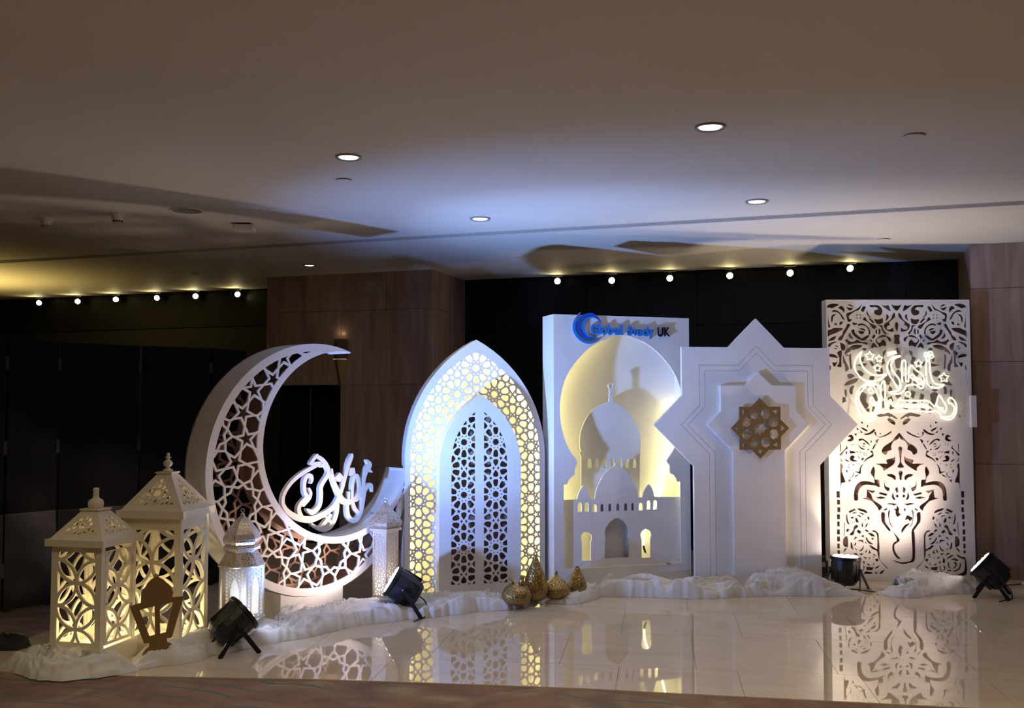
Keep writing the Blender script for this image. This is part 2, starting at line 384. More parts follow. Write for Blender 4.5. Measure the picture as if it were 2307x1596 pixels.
DATA = {"MOON":[-3.6406,6.3255,66.5],"ARCH":[-2.8868,7.2165,33.24],"MOSQ":[-2.201,7.7,36.78],"ST":[-1.2479,8.1955,25.97],"PINK":[-0.094,9.119,18.35],"opening":[[83,204],[84,880],[114,879],[123,908],[146,937],[178,952],[178,975],[182,1019],[207,1053],[155,1124],[112,1201],[82,1281],[61,1370],[52,1490],[60,1579],[74,1651],[103,1732],[140,1798],[184,1857],[236,1913],[294,1967],[360,2013],[423,2045],[485,2069],[544,2085],[603,2092]],"facade_l":[[101,753],[217,754],[221,779],[234,814],[253,843],[274,863],[295,842],[313,809],[324,776],[328,753],[371,753],[378,807],[402,866],[432,920],[462,957],[485,984],[435,934],[479,978],[529,1010],[551,1020],[551,1036],[563,1044]],"facade_r":[[644,980],[677,947],[713,897],[743,836],[758,775],[759,754],[800,753],[806,790],[828,828],[856,860],[883,832],[901,793],[910,754],[1152,747]],"wins":[[[221,653],[221,729],[256,652]],[[282,653],[282,727],[317,652]],[[352,647],[353,711],[388,646]],[[421,650],[422,710],[451,649]],[[491,650],[492,710],[521,649]],[[562,650],[562,710],[592,649]],[[633,650],[633,710],[663,649]],[[697,649],[697,710],[727,648]],[[765,646],[766,710],[800,645]],[[838,651],[838,727],[872,650]],[[898,651],[899,728],[933,650]]],"doors":[[[255,258],[256,403],[247,446],[297,489],[348,442],[335,399],[333,254]],[[458,266],[459,418],[458,480],[567,593],[674,477],[674,423],[673,265]],[[787,261],[785,396],[777,448],[829,492],[881,444],[869,398],[868,257]]],"dome":[[288,842],[289,1099],[278,1110],[275,1124],[291,1136],[278,1178],[283,1276],[315,1366],[369,1449],[441,1506],[522,1538],[542,1544],[541,1569],[548,1581],[539,1605],[550,1615],[541,1644],[548,1656]],"dome_r":[[575,1544],[650,1506],[723,1448],[787,1364],[823,1271],[827,1170],[822,1129],[833,1116],[820,1097],[816,828]],"dwins":[[[347,1000],[347,1082],[379,999]],[[414,999],[414,1081],[446,998]],[[483,997],[484,1080],[516,997]],[[552,996],[552,1079],[584,995]],[[620,995],[620,1078],[653,994]],[[688,993],[689,1076],[721,993]],[[757,992],[758,1075],[790,991]]],"calli":[[[198,1086,27],[124,1056,29],[32,1016,29],[-53,959,27],[-107,893,26],[-124,837,26],[-110,789,31],[-68,744,39],[9,703,46],[107,682,49],[194,697,44],[272,726,40],[328,760,38],[368,807,38],[393,860,33],[413,909,31],[435,977,31],[455,1040,33],[475,1090,38],[493,1122,33],[497,1138,23]],[[118,1091,27],[139,1117,26],[162,1141,26],[172,1147,22]],[[172,1143,20],[217,1113,33],[257,1072,35],[279,1026,32],[263,986,33],[230,947,33],[209,908,33],[210,859,35],[205,801,35],[182,760,38],[133,733,40],[89,756,18]],[[118,1085,22],[198,1089,22]],[[212,1065,20],[234,1082,27]],[[121,949,16],[131,971,19],[120,1000,26],[86,1000,31],[65,970,30],[60,926,29],[66,881,29],[83,849,33],[61,824,38],[29,800,33],[14,771,32],[20,739,35],[41,711,27]],[[104,906,16],[118,878,23],[110,848,31],[88,822,31],[56,794,31]],[[309,1038,13],[314,988,27],[332,937,33],[356,890,35],[385,838,42],[414,800,44],[467,782,42],[520,797,38],[555,827,35],[576,867,32],[573,918,27],[548,976,32],[518,959,31],[507,908,27],[504,853,24],[502,816,24]],[[475,855,19],[469,809,22]],[[646,1090,16],[673,1056,42],[649,1027,42],[629,985,35],[614,939,32],[610,884,33],[585,829,35],[543,795,31]],[[697,997,7],[674,1011,27]],[[701,850,13],[687,893,35],[657,895,35],[627,859,33],[615,809,32],[604,754,34],[586,695,35],[551,649,38],[507,643,39],[471,674,34],[459,718,32],[457,764,31]],[[517,778,16],[533,731,22],[568,696,23]],[[365,771,31],[358,713,32],[335,656,35],[296,612,36],[240,596,32],[179,618,23],[129,649,16]],[[298,697,27],[256,653,31],[207,608,29]],[[253,694,13],[284,664,22],[313,635,18]]],"calli_dots":[[[380,1011],[419,975],[381,940],[338,977]],[[477,1039],[523,1040],[532,995],[479,980]]],"neon":[[[258,1982],[217,1937],[193,1881],[194,1834],[215,1788],[256,1745],[302,1724],[354,1724],[410,1741],[453,1769],[467,1785],[420,1777],[364,1778],[318,1797],[276,1834],[249,1881],[241,1937],[258,1982]],[[480,1968],[518,1979],[555,1983]],[[479,1946],[517,1962],[559,1968]],[[592,1944],[540,1937],[502,1909],[478,1867],[477,1820],[499,1769],[531,1717],[558,1671],[576,1643]],[[592,1940],[545,1923],[511,1881],[515,1834],[542,1788],[574,1745],[582,1713],[584,1657]],[[601,1713],[604,1806],[602,1881],[626,1907],[636,1872],[634,1788],[637,1729],[657,1724],[659,1778],[671,1844],[692,1858],[725,1820],[771,1788],[793,1745],[789,1699],[770,1661],[713,1694],[642,1685],[623,1652],[585,1619],[510,1618],[487,1630]],[[497,1631],[548,1636],[581,1657],[594,1694]],[[672,1769],[696,1783],[716,1755],[690,1745],[672,1769]],[[716,1745],[751,1745],[779,1713],[746,1703],[716,1741]],[[832,1907],[813,1881],[812,1788],[816,1722],[839,1680],[885,1666],[932,1671],[965,1692],[923,1694],[881,1708],[861,1745],[847,1806],[845,1881],[832,1907]],[[413,1647],[395,1687],[353,1703],[302,1703],[255,1680],[216,1633],[199,1573],[205,1508],[232,1447],[273,1405],[319,1378],[348,1405],[377,1461],[397,1517],[395,1591]],[[391,1601],[357,1675],[311,1692],[271,1661],[230,1610],[224,1554],[247,1498],[288,1456],[334,1437],[360,1470],[371,1508],[338,1535],[318,1554],[337,1587],[360,1547],[392,1512]],[[416,1461],[415,1554],[416,1671],[428,1710],[449,1722],[454,1647],[451,1554],[457,1501],[483,1508],[486,1549],[500,1563],[513,1517],[536,1505],[560,1540],[580,1580],[593,1559],[696,1555],[817,1554],[854,1526],[872,1510],[891,1519],[911,1587],[926,1601],[948,1563],[979,1508],[976,1466],[959,1447]],[[536,1504],[648,1518],[788,1518],[835,1501],[853,1487]],[[555,1508],[648,1501],[765,1501],[830,1484]],[[416,1461],[433,1448],[470,1461],[507,1466],[601,1462],[717,1466],[834,1459],[890,1466],[922,1447],[940,1414],[931,1407]],[[891,1517],[919,1497],[956,1487]],[[900,1508],[941,1466],[965,1468]],[[1003,1535],[999,1563],[1023,1582],[1055,1549],[1068,1508],[1063,1452],[1038,1410],[1000,1391],[954,1400],[932,1413],[973,1412],[1020,1424],[1047,1461],[1049,1498],[1027,1526],[1003,1535]]],"neon_star":[[[325,1942],[366,1942]],[[406,1919],[438,1919]],[[389,1839],[423,1839]],[[747,1876],[783,1876]],[[966,1755],[1009,1755]]],"neon_ring":[[[329,1640],[350,1640]],[[650,1612],[672,1612]],[[817,1958],[835,1958]],[[852,1963],[871,1963]],[[863,1940],[879,1940]],[[830,1928],[849,1928]],[[835,1949],[851,1949]]],"holes":[[[-17,2385],[6,2400],[36,2404],[66,2400],[77,2393],[50,2380],[20,2365],[3,2372],[-17,2370]],[[79,2368],[108,2383],[126,2365],[129,2344],[123,2329],[109,2348]],[[150,2378],[177,2368],[203,2368],[185,2348],[164,2353]],[[160,2393],[181,2398],[202,2385],[205,2376],[181,2385]],[[152,2316],[198,2335],[241,2359],[277,2393],[267,2370],[254,2348],[219,2335],[190,2314],[171,2297],[177,2276],[196,2271],[182,2254],[164,2252],[157,2271]],[[275,2344],[284,2365],[297,2380],[318,2376],[305,2348],[298,2335]],[[356,2389],[390,2389],[428,2387],[454,2365],[460,2340],[446,2310],[416,2308],[393,2321],[392,2344],[416,2353],[422,2361],[403,2374],[365,2372]],[[458,2393],[488,2385],[516,2391],[527,2370],[531,2342],[501,2357]],[[26,2340],[49,2348],[79,2335],[105,2310],[121,2280],[121,2265],[104,2280],[88,2310],[62,2329],[28,2331]],[[13,2288],[28,2306],[54,2310],[32,2288],[26,2259],[17,2241],[12,2263]],[[34,2224],[58,2237],[64,2216],[49,2216]],[[88,2246],[118,2246],[104,2224],[83,2216]],[[-15,2323],[-11,2276],[-4,2233],[2,2207],[-15,2205]],[[228,2303],[243,2316],[243,2301]],[[263,2316],[277,2301],[262,2301]],[[228,2284],[243,2284],[243,2269]],[[262,2284],[277,2284],[262,2269]],[[324,2314],[332,2344],[341,2310],[364,2280],[351,2284]],[[341,2274],[364,2269],[388,2241],[373,2239],[352,2259]],[[294,2263],[305,2280],[317,2280],[335,2250],[368,2229],[402,2209],[390,2190],[369,2194],[343,2233],[318,2250]],[[392,2267],[428,2265],[462,2274],[462,2241],[445,2229],[415,2229]],[[497,2314],[514,2301],[515,2280],[488,2254],[496,2284]],[[477,2220],[501,2241],[534,2267],[546,2301],[569,2318],[569,2284],[539,2254],[522,2241],[526,2220],[504,2207],[501,2190],[522,2182],[550,2197],[553,2165],[522,2167],[488,2186]],[[153,2224],[177,2216],[156,2182],[130,2139],[109,2126],[117,2165],[139,2194]],[[203,2244],[224,2235],[239,2233],[228,2220],[204,2220]],[[251,2220],[279,2229],[309,2220],[339,2194],[349,2165],[347,2139],[334,2143],[334,2173],[313,2203],[283,2214],[253,2209]],[[262,2186],[284,2188],[303,2182],[307,2167],[283,2173]],[[249,2165],[275,2165],[300,2156],[284,2139],[261,2143]],[[192,2165],[219,2175],[223,2148],[245,2126],[262,2113],[279,2103],[296,2113],[330,2130],[334,2118],[308,2092],[278,2084],[249,2096],[224,2113],[203,2135]],[[164,2130],[176,2152],[186,2126],[202,2101],[181,2101],[168,2113]],[[398,2165],[407,2182],[413,2180],[411,2139],[402,2143]],[[426,2182],[437,2182],[443,2160],[435,2139],[426,2137]],[[423,2212],[460,2212],[466,2182],[491,2148],[479,2139],[454,2173],[446,2199]],[[364,2109],[386,2139],[398,2122],[381,2096]],[[346,2084],[357,2092],[368,2079],[358,2069]],[[-17,2165],[11,2177],[41,2190],[105,2186],[87,2165],[36,2143],[3,2130],[-15,2118]],[[70,2090],[87,2118],[113,2128],[120,2124],[108,2096],[95,2084]],[[-15,2079],[11,2105],[49,2118],[36,2088],[10,2081]],[[138,2079],[151,2092],[177,2075],[207,2071],[236,2088],[266,2071],[315,2064],[315,2045],[275,2058],[224,2058],[168,2045],[156,2062]],[[400,2079],[419,2105],[445,2122],[475,2126],[487,2113],[462,2109],[419,2096],[415,2075],[436,2064],[457,2088],[474,2084],[487,2062],[483,2037],[457,2041],[431,2028],[419,2049]],[[492,2120],[513,2113],[534,2096],[522,2071],[504,2096]],[[359,2032],[377,2060],[398,2049],[411,2018],[385,2024],[364,2011]],[[-15,2049],[20,2067],[58,2069],[41,2060],[11,2045],[2,2028],[-15,2028]],[[88,2060],[113,2054],[130,2037],[130,2011],[113,1996],[96,2007],[91,2037]],[[42,2035],[62,2037],[72,2022],[53,2026]],[[39,2018],[58,2013],[53,2003],[37,2009]],[[130,1973],[147,2003],[181,2028],[223,2041],[274,2032],[241,2011],[198,1998],[177,2003],[181,1990],[155,1977],[134,1960]],[[-11,1960],[19,1962],[49,1952],[62,1930],[32,1934],[-10,1943]],[[61,1969],[96,1990],[102,1973],[96,1926],[96,1862],[83,1854],[57,1862],[75,1888],[77,1930]],[[17,1888],[45,1888],[61,1905],[49,1871],[32,1854]],[[-10,1871],[2,1854],[0,1832],[-10,1815]],[[113,1956],[129,1909],[159,1841],[130,1815],[125,1845],[121,1875],[109,1892]],[[164,1943],[180,1960],[182,1905],[187,1841],[172,1841],[166,1892]],[[275,2007],[299,2020],[321,2007],[304,1990]],[[457,1981],[491,2003],[482,1969],[457,1926]],[[227,1864],[255,1874],[312,1881],[302,1860],[283,1853],[250,1860]],[[340,1897],[363,1897],[382,1869],[363,1855]],[[147,1780],[180,1789],[209,1770],[194,1761],[161,1747]],[[119,1690],[147,1723],[194,1742],[236,1747],[213,1714],[161,1695]],[[161,1639],[170,1672],[203,1686],[190,1648],[189,1620],[170,1615]],[[119,1648],[136,1648],[137,1601],[128,1592],[119,1620]],[[100,1587],[128,1583],[128,1550],[99,1536]],[[245,1611],[278,1625],[311,1601],[306,1554],[325,1522],[301,1489],[278,1517],[250,1573]],[[404,1428],[447,1442],[503,1447],[569,1404],[550,1400],[521,1418],[504,1409],[489,1423],[428,1414]],[[489,1390],[513,1400],[550,1376],[550,1348],[521,1358]],[[401,1846],[438,1855],[457,1808],[429,1770],[405,1799]],[[467,1770],[499,1789],[523,1742],[504,1695],[476,1714]],[[345,1770],[382,1766],[372,1733],[335,1742]],[[513,1686],[536,1658],[522,1611],[500,1648]],[[362,1601],[391,1620],[410,1564],[381,1540]],[[438,1629],[476,1648],[489,1601],[457,1573]],[[494,1578],[531,1597],[541,1554],[508,1536]],[[218,1808],[255,1817],[288,1789],[255,1766],[226,1780]],[[428,1540],[461,1554],[475,1507],[442,1489]],[[499,1517],[537,1526],[550,1489],[512,1479]],[[363,1507],[400,1493],[381,1447],[353,1465]],[[430,1930],[463,1940],[477,1883],[448,1869]],[[500,1874],[533,1916],[537,1855],[514,1817]],[[297,1695],[335,1702],[328,1672],[306,1667]],[[241,1648],[269,1667],[298,1648],[269,1634]],[[363,1676],[401,1686],[392,1648],[368,1644]],[[301,1479],[334,1489],[330,1447],[311,1442]],[[425,1714],[457,1728],[450,1667],[429,1672]],[[523,1780],[547,1761],[537,1714],[525,1733]],[[391,1907],[420,1916],[415,1869],[397,1874]],[[265,1930],[298,1940],[288,1897],[269,1897]],[[71,1175],[80,1180],[78,1120],[71,1116]],[[253,1365],[273,1377],[271,1354]],[[251,1345],[260,1326],[283,1317],[310,1299],[301,1290],[264,1313]],[[306,1322],[314,1354],[320,1331]],[[283,1267],[324,1276],[370,1308],[373,1290],[342,1267],[305,1258]],[[377,1280],[393,1280],[393,1258],[415,1244],[466,1262],[513,1290],[508,1271],[462,1248],[420,1237],[384,1258]],[[416,1276],[430,1267],[420,1262]],[[388,1216],[411,1223],[392,1184],[379,1203]],[[351,1138],[365,1166],[383,1189],[379,1166],[360,1136]],[[246,1303],[265,1285],[274,1276],[255,1276]],[[214,1326],[236,1308],[222,1299]],[[195,1267],[218,1271],[213,1248],[204,1255]],[[142,1244],[168,1258],[186,1244],[186,1216],[158,1203],[136,1212],[159,1225],[163,1235]],[[71,1097],[98,1120],[126,1152],[108,1164],[131,1157],[133,1138],[107,1120],[85,1084],[71,1084]],[[237,1216],[260,1225],[292,1212],[314,1193],[328,1171],[305,1184],[269,1212],[246,1203]],[[232,1184],[246,1157],[278,1138],[287,1134],[259,1134],[237,1157]],[[264,1180],[282,1189],[296,1175],[277,1175]],[[260,1166],[283,1160],[296,1158],[273,1154]],[[331,1216],[347,1203],[346,1184],[337,1198]],[[166,1189],[173,1166],[165,1171]],[[186,1189],[192,1171],[186,1168]],[[204,1120],[227,1111],[223,1102]],[[231,1120],[260,1102],[241,1106]],[[305,1134],[324,1138],[321,1122]],[[330,1111],[351,1116],[358,1074],[314,1052],[278,1024],[295,1052],[342,1084],[347,1097]],[[273,1097],[283,1104],[282,1093]],[[293,1104],[302,1095],[293,1093]],[[273,1086],[282,1086],[282,1074]],[[292,1086],[302,1086],[292,1074]],[[153,1120],[190,1116],[205,1102],[159,1097]],[[158,1065],[177,1079],[197,1065],[186,1047],[218,1033],[181,1029],[159,1042]],[[218,1084],[241,1061],[236,1052]],[[254,1056],[277,1061],[273,1040],[255,1038]],[[121,1116],[133,1111],[126,1084],[119,1093]],[[112,1052],[149,1029],[135,1026],[115,1038]],[[71,1061],[77,1056],[94,1020],[76,1033]],[[172,997],[195,1006],[185,992]],[[231,1010],[245,1015],[231,1001]],[[199,946],[231,942],[241,978],[268,1006],[250,965],[245,924],[204,940]],[[135,1001],[151,1007],[151,998]],[[133,981],[152,981],[145,972]],[[119,956],[130,956],[134,931],[121,937]],[[142,896],[167,896],[179,919],[171,933],[185,924],[182,903],[162,889]],[[185,887],[204,910],[236,917],[213,901]],[[139,873],[162,867],[142,846]],[[70,992],[94,983],[85,951],[94,910],[107,873],[108,851],[80,846],[73,796]],[[581,1267],[549,1235],[517,1198],[467,1166],[443,1138],[442,1111],[471,1093],[489,1120],[519,1136],[517,1161],[535,1198],[568,1216],[581,1235]],[[541,1074],[530,1056],[471,1038],[479,1010],[443,1010],[383,1008],[419,997],[443,974],[447,953],[493,978],[534,1010],[544,1047]],[[360,978],[373,946],[367,901],[373,873],[401,869],[403,814],[369,835],[362,883],[336,928]],[[194,703],[194,764],[208,814],[241,846],[287,853],[341,842],[369,830],[403,809],[350,819],[281,823],[241,796],[226,755],[224,705]],[[304,770],[337,734],[353,693],[419,644],[394,611],[382,636],[336,685],[267,707],[296,716]],[[374,716],[419,725],[460,713],[419,703]],[[288,787],[329,778],[370,774],[345,754]],[[411,762],[476,746],[460,732],[402,748]],[[449,864],[460,815],[493,799],[481,774],[452,799]],[[477,913],[518,917],[547,897],[542,868],[518,889],[493,897]],[[468,664],[509,668],[558,659],[525,648]],[[422,579],[451,571],[451,506],[491,445],[480,434],[443,481],[422,514]],[[477,579],[497,603],[487,546],[500,489],[524,461],[492,489]],[[437,607],[460,624],[472,618],[452,603]],[[542,791],[562,807],[571,766],[554,758]],[[513,725],[525,758],[530,725],[542,701],[525,701]],[[546,734],[567,742],[571,721],[554,716]],[[260,595],[228,606],[221,622],[278,608],[295,583]],[[146,583],[137,597],[182,620],[196,608]],[[256,567],[228,586],[247,586],[268,572]],[[183,577],[164,579],[187,590],[208,590]],[[224,554],[200,563],[233,563],[242,545]],[[210,502],[197,508],[194,536],[206,536],[220,508]],[[174,535],[158,536],[153,549],[178,552]],[[302,527],[297,549],[311,554],[316,527]],[[282,518],[274,522],[281,536]],[[128,522],[139,490],[123,495],[112,540],[121,572]],[[167,495],[163,504],[174,506]],[[293,472],[273,454],[284,481],[306,502]],[[259,468],[248,461],[245,481],[254,504]],[[188,440],[175,399],[143,399],[169,431],[179,463],[197,477],[215,463]],[[124,420],[110,431],[124,449],[140,440]],[[95,395],[88,386],[96,495],[103,499]],[[293,420],[272,433],[289,443],[307,422]],[[230,404],[204,420],[215,440],[241,422]],[[392,345],[395,275],[377,277],[379,331],[378,377],[367,409],[344,418],[341,429],[371,422],[390,395]],[[348,381],[321,390],[303,409],[330,409],[356,386]],[[339,352],[325,363],[339,370],[351,359]],[[239,384],[262,395],[266,372]],[[282,359],[289,372],[303,345],[339,318],[307,320]],[[175,350],[188,379],[206,372]],[[255,322],[244,336],[212,345],[243,352],[257,345]],[[189,304],[177,304],[189,331],[198,322]],[[274,322],[276,341],[287,322]],[[243,259],[221,257],[249,282],[253,304],[260,286]],[[180,282],[198,275],[202,257]],[[125,304],[111,293],[86,309],[88,359],[119,377]],[[148,286],[148,331],[162,322],[171,266]],[[409,168],[450,128],[455,114],[404,168],[382,214],[376,252],[340,268],[315,293],[330,297],[363,273],[394,254],[395,196]],[[294,232],[305,245],[308,268],[322,239]],[[285,245],[271,245],[280,259],[292,277]],[[240,218],[221,236],[255,234]],[[166,232],[194,239],[215,217]],[[354,218],[336,225],[349,230],[365,218]],[[344,200],[334,208],[359,210]],[[102,259],[84,241],[93,273],[118,284]],[[99,205],[45,184],[44,202],[76,209],[105,225]],[[185,192],[149,213],[148,223],[171,214],[198,193]],[[276,187],[251,209],[284,200]],[[368,166],[358,184],[379,191],[386,171]],[[299,178],[309,205],[318,200]],[[327,130],[341,141],[345,164],[350,141]],[[292,136],[288,150],[304,146],[313,130]],[[265,149],[256,146],[251,168],[267,168]],[[217,153],[212,173],[230,200],[236,155]],[[135,178],[110,168],[103,180],[134,193],[162,182]],[[185,116],[163,105],[176,119],[183,155],[192,155]],[[135,149],[126,132],[149,110],[131,112],[112,137],[121,159],[144,157]],[[99,110],[136,92],[140,80],[94,96],[78,128],[85,155]],[[254,87],[235,76],[253,101],[253,132],[263,114]],[[222,105],[236,91],[218,96],[213,119],[231,128]],[[327,92],[284,92],[281,121],[341,114]],[[382,113],[357,103],[359,114],[393,135]],[[414,61],[391,61],[414,87],[437,94]],[[195,86],[163,83],[161,91],[195,96]],[[327,60],[259,60],[273,82],[327,74]],[[181,58],[208,78],[218,58]],[[49,101],[67,74],[104,58],[31,58],[32,171],[44,171]],[[354,60],[360,83],[375,64]],[[61,718],[34,718],[34,768],[61,768]],[[61,657],[38,657],[38,695],[61,695]],[[62,592],[39,592],[39,630],[62,630]],[[58,531],[35,531],[35,569],[59,569]],[[55,470],[36,470],[36,508],[55,508]],[[56,401],[33,401],[32,440],[55,440]],[[56,341],[33,341],[32,379],[55,379]],[[53,280],[33,280],[33,318],[52,318]],[[53,234],[34,234],[34,261],[53,261]]],"choles":[[[541,2404],[560,2390],[611,2390],[631,2404],[618,2370],[586,2342],[555,2370]],[[570,2207],[573,2233],[586,2244],[598,2233],[600,2207],[590,2167],[581,2167]],[[560,2130],[611,2130],[606,2096],[611,2054],[560,2054],[564,2096]],[[559,1930],[571,2001],[589,2025],[609,2001],[620,1930],[608,1846],[570,1846]],[[551,1742],[570,1808],[589,1827],[608,1808],[626,1742],[598,1695],[579,1695]],[[560,1601],[586,1634],[611,1601],[586,1568]],[[576,1138],[581,1152],[593,1157],[609,1152],[613,1138],[604,1084],[601,1020],[624,978],[565,978],[587,1020],[585,1084]],[[592,951],[612,933],[603,901],[600,869],[584,869],[582,901],[573,933]],[[554,648],[575,619],[570,587],[586,571],[558,550],[541,579],[542,603],[522,619],[550,619]],[[632,619],[623,595],[612,619]],[[665,554],[689,538],[664,514],[648,530],[623,522],[640,563]],[[664,493],[622,449],[594,412],[591,441],[623,481]],[[676,420],[704,408],[704,189],[662,157],[605,145],[556,153],[508,181],[556,165],[622,163],[678,197]],[[516,420],[557,376],[572,345],[544,323],[526,303],[531,254],[556,213],[581,189],[545,197],[514,246],[508,294],[520,327],[545,343],[541,376]]],"pcu":588,"letters":[["G",313,2090,375,2175],["l",382,2093,406,2176],["o",408,2090,458,2153],["b",466,2090,516,2178],["a",524,2090,576,2153],["l",583,2091,603,2178],["S",639,2088,689,2172],["t",693,2089,724,2157],["u",727,2087,773,2146],["d",777,2087,834,2170],["y",837,2065,887,2145],["U",916,2086,969,2165],["K",978,2090,1032,2167]],"swoosh":[[[230,2269,2.5],[202,2238,12.3],[178,2196,19.7],[169,2147,23.8],[182,2099,25.4],[214,2059,23.8],[254,2034,21.3],[297,2022,17.2],[342,2027,13.1],[377,2042,8.2],[406,2063,2.5]],[[407,2190,4.1],[387,2216,14.7],[360,2240,22.1],[325,2254,23.8],[290,2250,25.4],[250,2233,26.2],[219,2202,27.8],[206,2156,29.5],[219,2112,28.7],[249,2080,25.4],[280,2065,19.7],[315,2057,13.1],[342,2060,9.0],[366,2073,2.5]],[[365,2222,2.5],[343,2232,10.6],[312,2231,16.4],[276,2213,21.3],[254,2186,23.8],[248,2153,24.6],[256,2117,22.1],[276,2089,17.2],[307,2073,12.3],[342,2070,7.4],[372,2077,2.0]]]}
# ------------------------------------------------------------------ the room
def structure(o, label=None):
    o['kind'] = 'structure'
    if label: o['label'] = label
    return o
ceiling = structure(empty('ceiling'), 'flat warm white plaster ceiling over the whole hall')
box('plaster_panel', -15, -4, 2.95, 7, 7.69, 3.2, CEIL, ceiling)
box('plaster_panel', -15, 7.87, 2.95, 7, 10.60, 3.2, CEIL, ceiling)
slot = tag(empty('linear_diffuser', (-4, 7.78, 2.95)), 'long slotted air diffuser running across the ceiling', 'air vent')
MB().box(-11, -.088, .10, 11, .088, .11).box(-11, -.0885, .004, 11, -.0865, .10).box(-11, .0865, .004, 11, .0885, .10).build('duct_back', mat('matt_black_duct', (.004, .004, .004), .9, spec=.05), slot)
for k in range(5):
    y = -.085 + k * .0375
    box('blade', -11, y, .0, 11, y + (.018 if k in (0, 4) else .013), .003, SWITCH_W, slot)

wall = structure(empty('wall_back', (0, 10.62, 0)), 'black stained timber wall behind the display')
box('backing', -15, .03, 0, 7, .2, 3.2, BLACKM, wall)
x = -6.3; i = 0
while x < 3.6:
    for z0, z1 in ((0.0, 2.362), (2.368, 3.2)):
        box('panel', x + .003, 0, z0, x + 1.21 - .003, .03, z1, BLACKWOOD, wall)
    x += 1.2143
box('panel', -14, 0, 2.5, -6.31, .03, 3.2, BLACKWOOD, wall)
# black folding partition standing behind the lanterns
fs_ = tag(empty('folding_screen', (-5.9, 6.9, 0)), 'tall black folding partition screen standing in the dark behind the square lanterns', 'screen')
SCR = [(-6.10, 5.10), (-5.86, 5.82), (-5.73, 6.20), (-5.44, 6.77), (-5.08, 7.22), (-5.00, 7.62)]
for k in range(5):
    (xa, ya), (xb, yb) = SCR[k], SCR[k + 1]; w_ = math.hypot(xb - xa, yb - ya) - .012
    M = Matrix.Translation((xa + 5.9, ya - 6.9, 0)) @ Matrix.Rotation(math.atan2(yb - ya, xb - xa), 4, 'Z')
    MB().box(.006, 0, .012, w_, .035, .700, ).build('lower_panel', DOORG, fs_, False, M)
    MB().box(.006, 0, .712, w_, .035, 2.0).build('upper_panel', DOORM, fs_, False, M)
    MB().box(.006, .006, .695, w_, .030, .716).box(.02, .004, 0, .06, .031, .014).box(w_ - .06, .004, 0, w_ - .02, .031, .014).build('rail', BLACKM, fs_, False, M)
    for z in (.25, 1.15, 1.78): MB().box(w_ - .012, -.006, z, w_ + .014, 0, z + .10).build('hinge', BLACKM, fs_, False, M)

def pillar(name, x0, x1, y0, label, xs, zs, hole=None, side=None):
    p = structure(empty(name, (0, 0, 0)), label)
    if hole:
        hx0, hx1, hz = hole
        box('core', hx1 + .03, y0 + .03, 0, x1 - .012, 10.66, 2.95, GROUT, p)
        box('core', x0 + .012, y0 + .03, hz + .02, hx1 + .03, 10.66, 2.95, GROUT, p)
        box('core', x0 + .012, y0 + .45, 0, hx1 + .03, 10.66, hz + .02, BLACKM, p)
    else:
        box('core', x0 + .012, y0 + .03, 0, x1 - .012, 10.66, 2.95, GROUT, p)
    g = .0018
    for a, b in zip(xs[:-1], xs[1:]):
        for c, d in zip(zs[:-1], zs[1:]):
            aa, bb, cc, dd = a + g, b - g, c + g, d - g
            if hole and cc < hole[2] and bb > hole[0]:
                if aa < hole[1] and bb > hole[1] and dd > hole[2]: pass
                if bb <= hole[1] + .01:
                    cc = max(cc, hole[2])
                    if dd - cc < .02: continue
            box('stone_slab', aa, y0, cc, bb, y0 + .03, dd, STONE, p)
    for sx in ([x1 - .012, x1] if side == 'r' else [x0, x0 + .012],):
        for c, d in zip(zs[:-1], zs[1:]):
            for a, b in ((y0 + .031, y0 + .5), (y0 + .5, 10.655)):
                box('stone_slab', sx[0], a + g, c + g, sx[1], b - g, d - g, STONE, p)
    return p
ZS = [0, .86, 1.737, 2.543, 2.95]
pl = pillar('wall_pillar_left', -6.09, -4.09, 9.66, 'brown veined stone pillar with a dark doorway behind the crescent', [-6.09, -5.93, -5.163, -4.624, -4.09], ZS, (-6.02, -5.163, 1.737), 'r')
box('leaf', -6.0, 9.82, .01, -5.17, 9.86, 1.73, DOORM, pl)
box('door_gap', -5.62, 9.815, .05, -5.615, 9.82, 1.7, CHROME, pl)
pr = pillar('wall_pillar_right', 1.10, 3.6, 9.66, 'pinkish stone pillar at the right edge behind the carved panel', [1.10, 1.75, 2.4, 3.0, 3.6], [0, 1.0, 1.9, 2.55, 2.95], None, 'l')
# wedge wall lamp on the left pillar
sc = tag(empty('wall_sconce', (-5.16, 9.66, 1.69)), 'bronze wedge wall lamp on the left stone pillar above the crescent tip', 'wall lamp')
BRONZE = mat('dark_bronze', (.075, .050, .022), .32, .8)
mesh('upper_shade', [(-.085, 0, .33), (.085, 0, .33), (0, -.10, .33), (-.085, 0, .54), (.085, 0, .54), (0, -.10, .54)], [(0, 2, 5, 3), (2, 1, 4, 5), (1, 0, 3, 4)], BRONZE, sc)
mesh('lower_shade', [(-.08, 0, .322), (.08, 0, .322), (0, -.095, .322), (-.012, 0, 0), (.012, 0, 0), (0, -.03, 0)], [(0, 1, 2), (0, 3, 5, 2), (2, 5, 4, 1), (1, 4, 3, 0), (3, 4, 5)], BRONZE, sc)
box('glass_slit', -.07, -.05, .322, .07, -.002, .33, emitter('sconce_glow', (1.0, .75, .45), .3), sc)
point('sconce_lamp', (-5.16, 9.60, 2.30), .10, (1.0, .7, .4), .02)

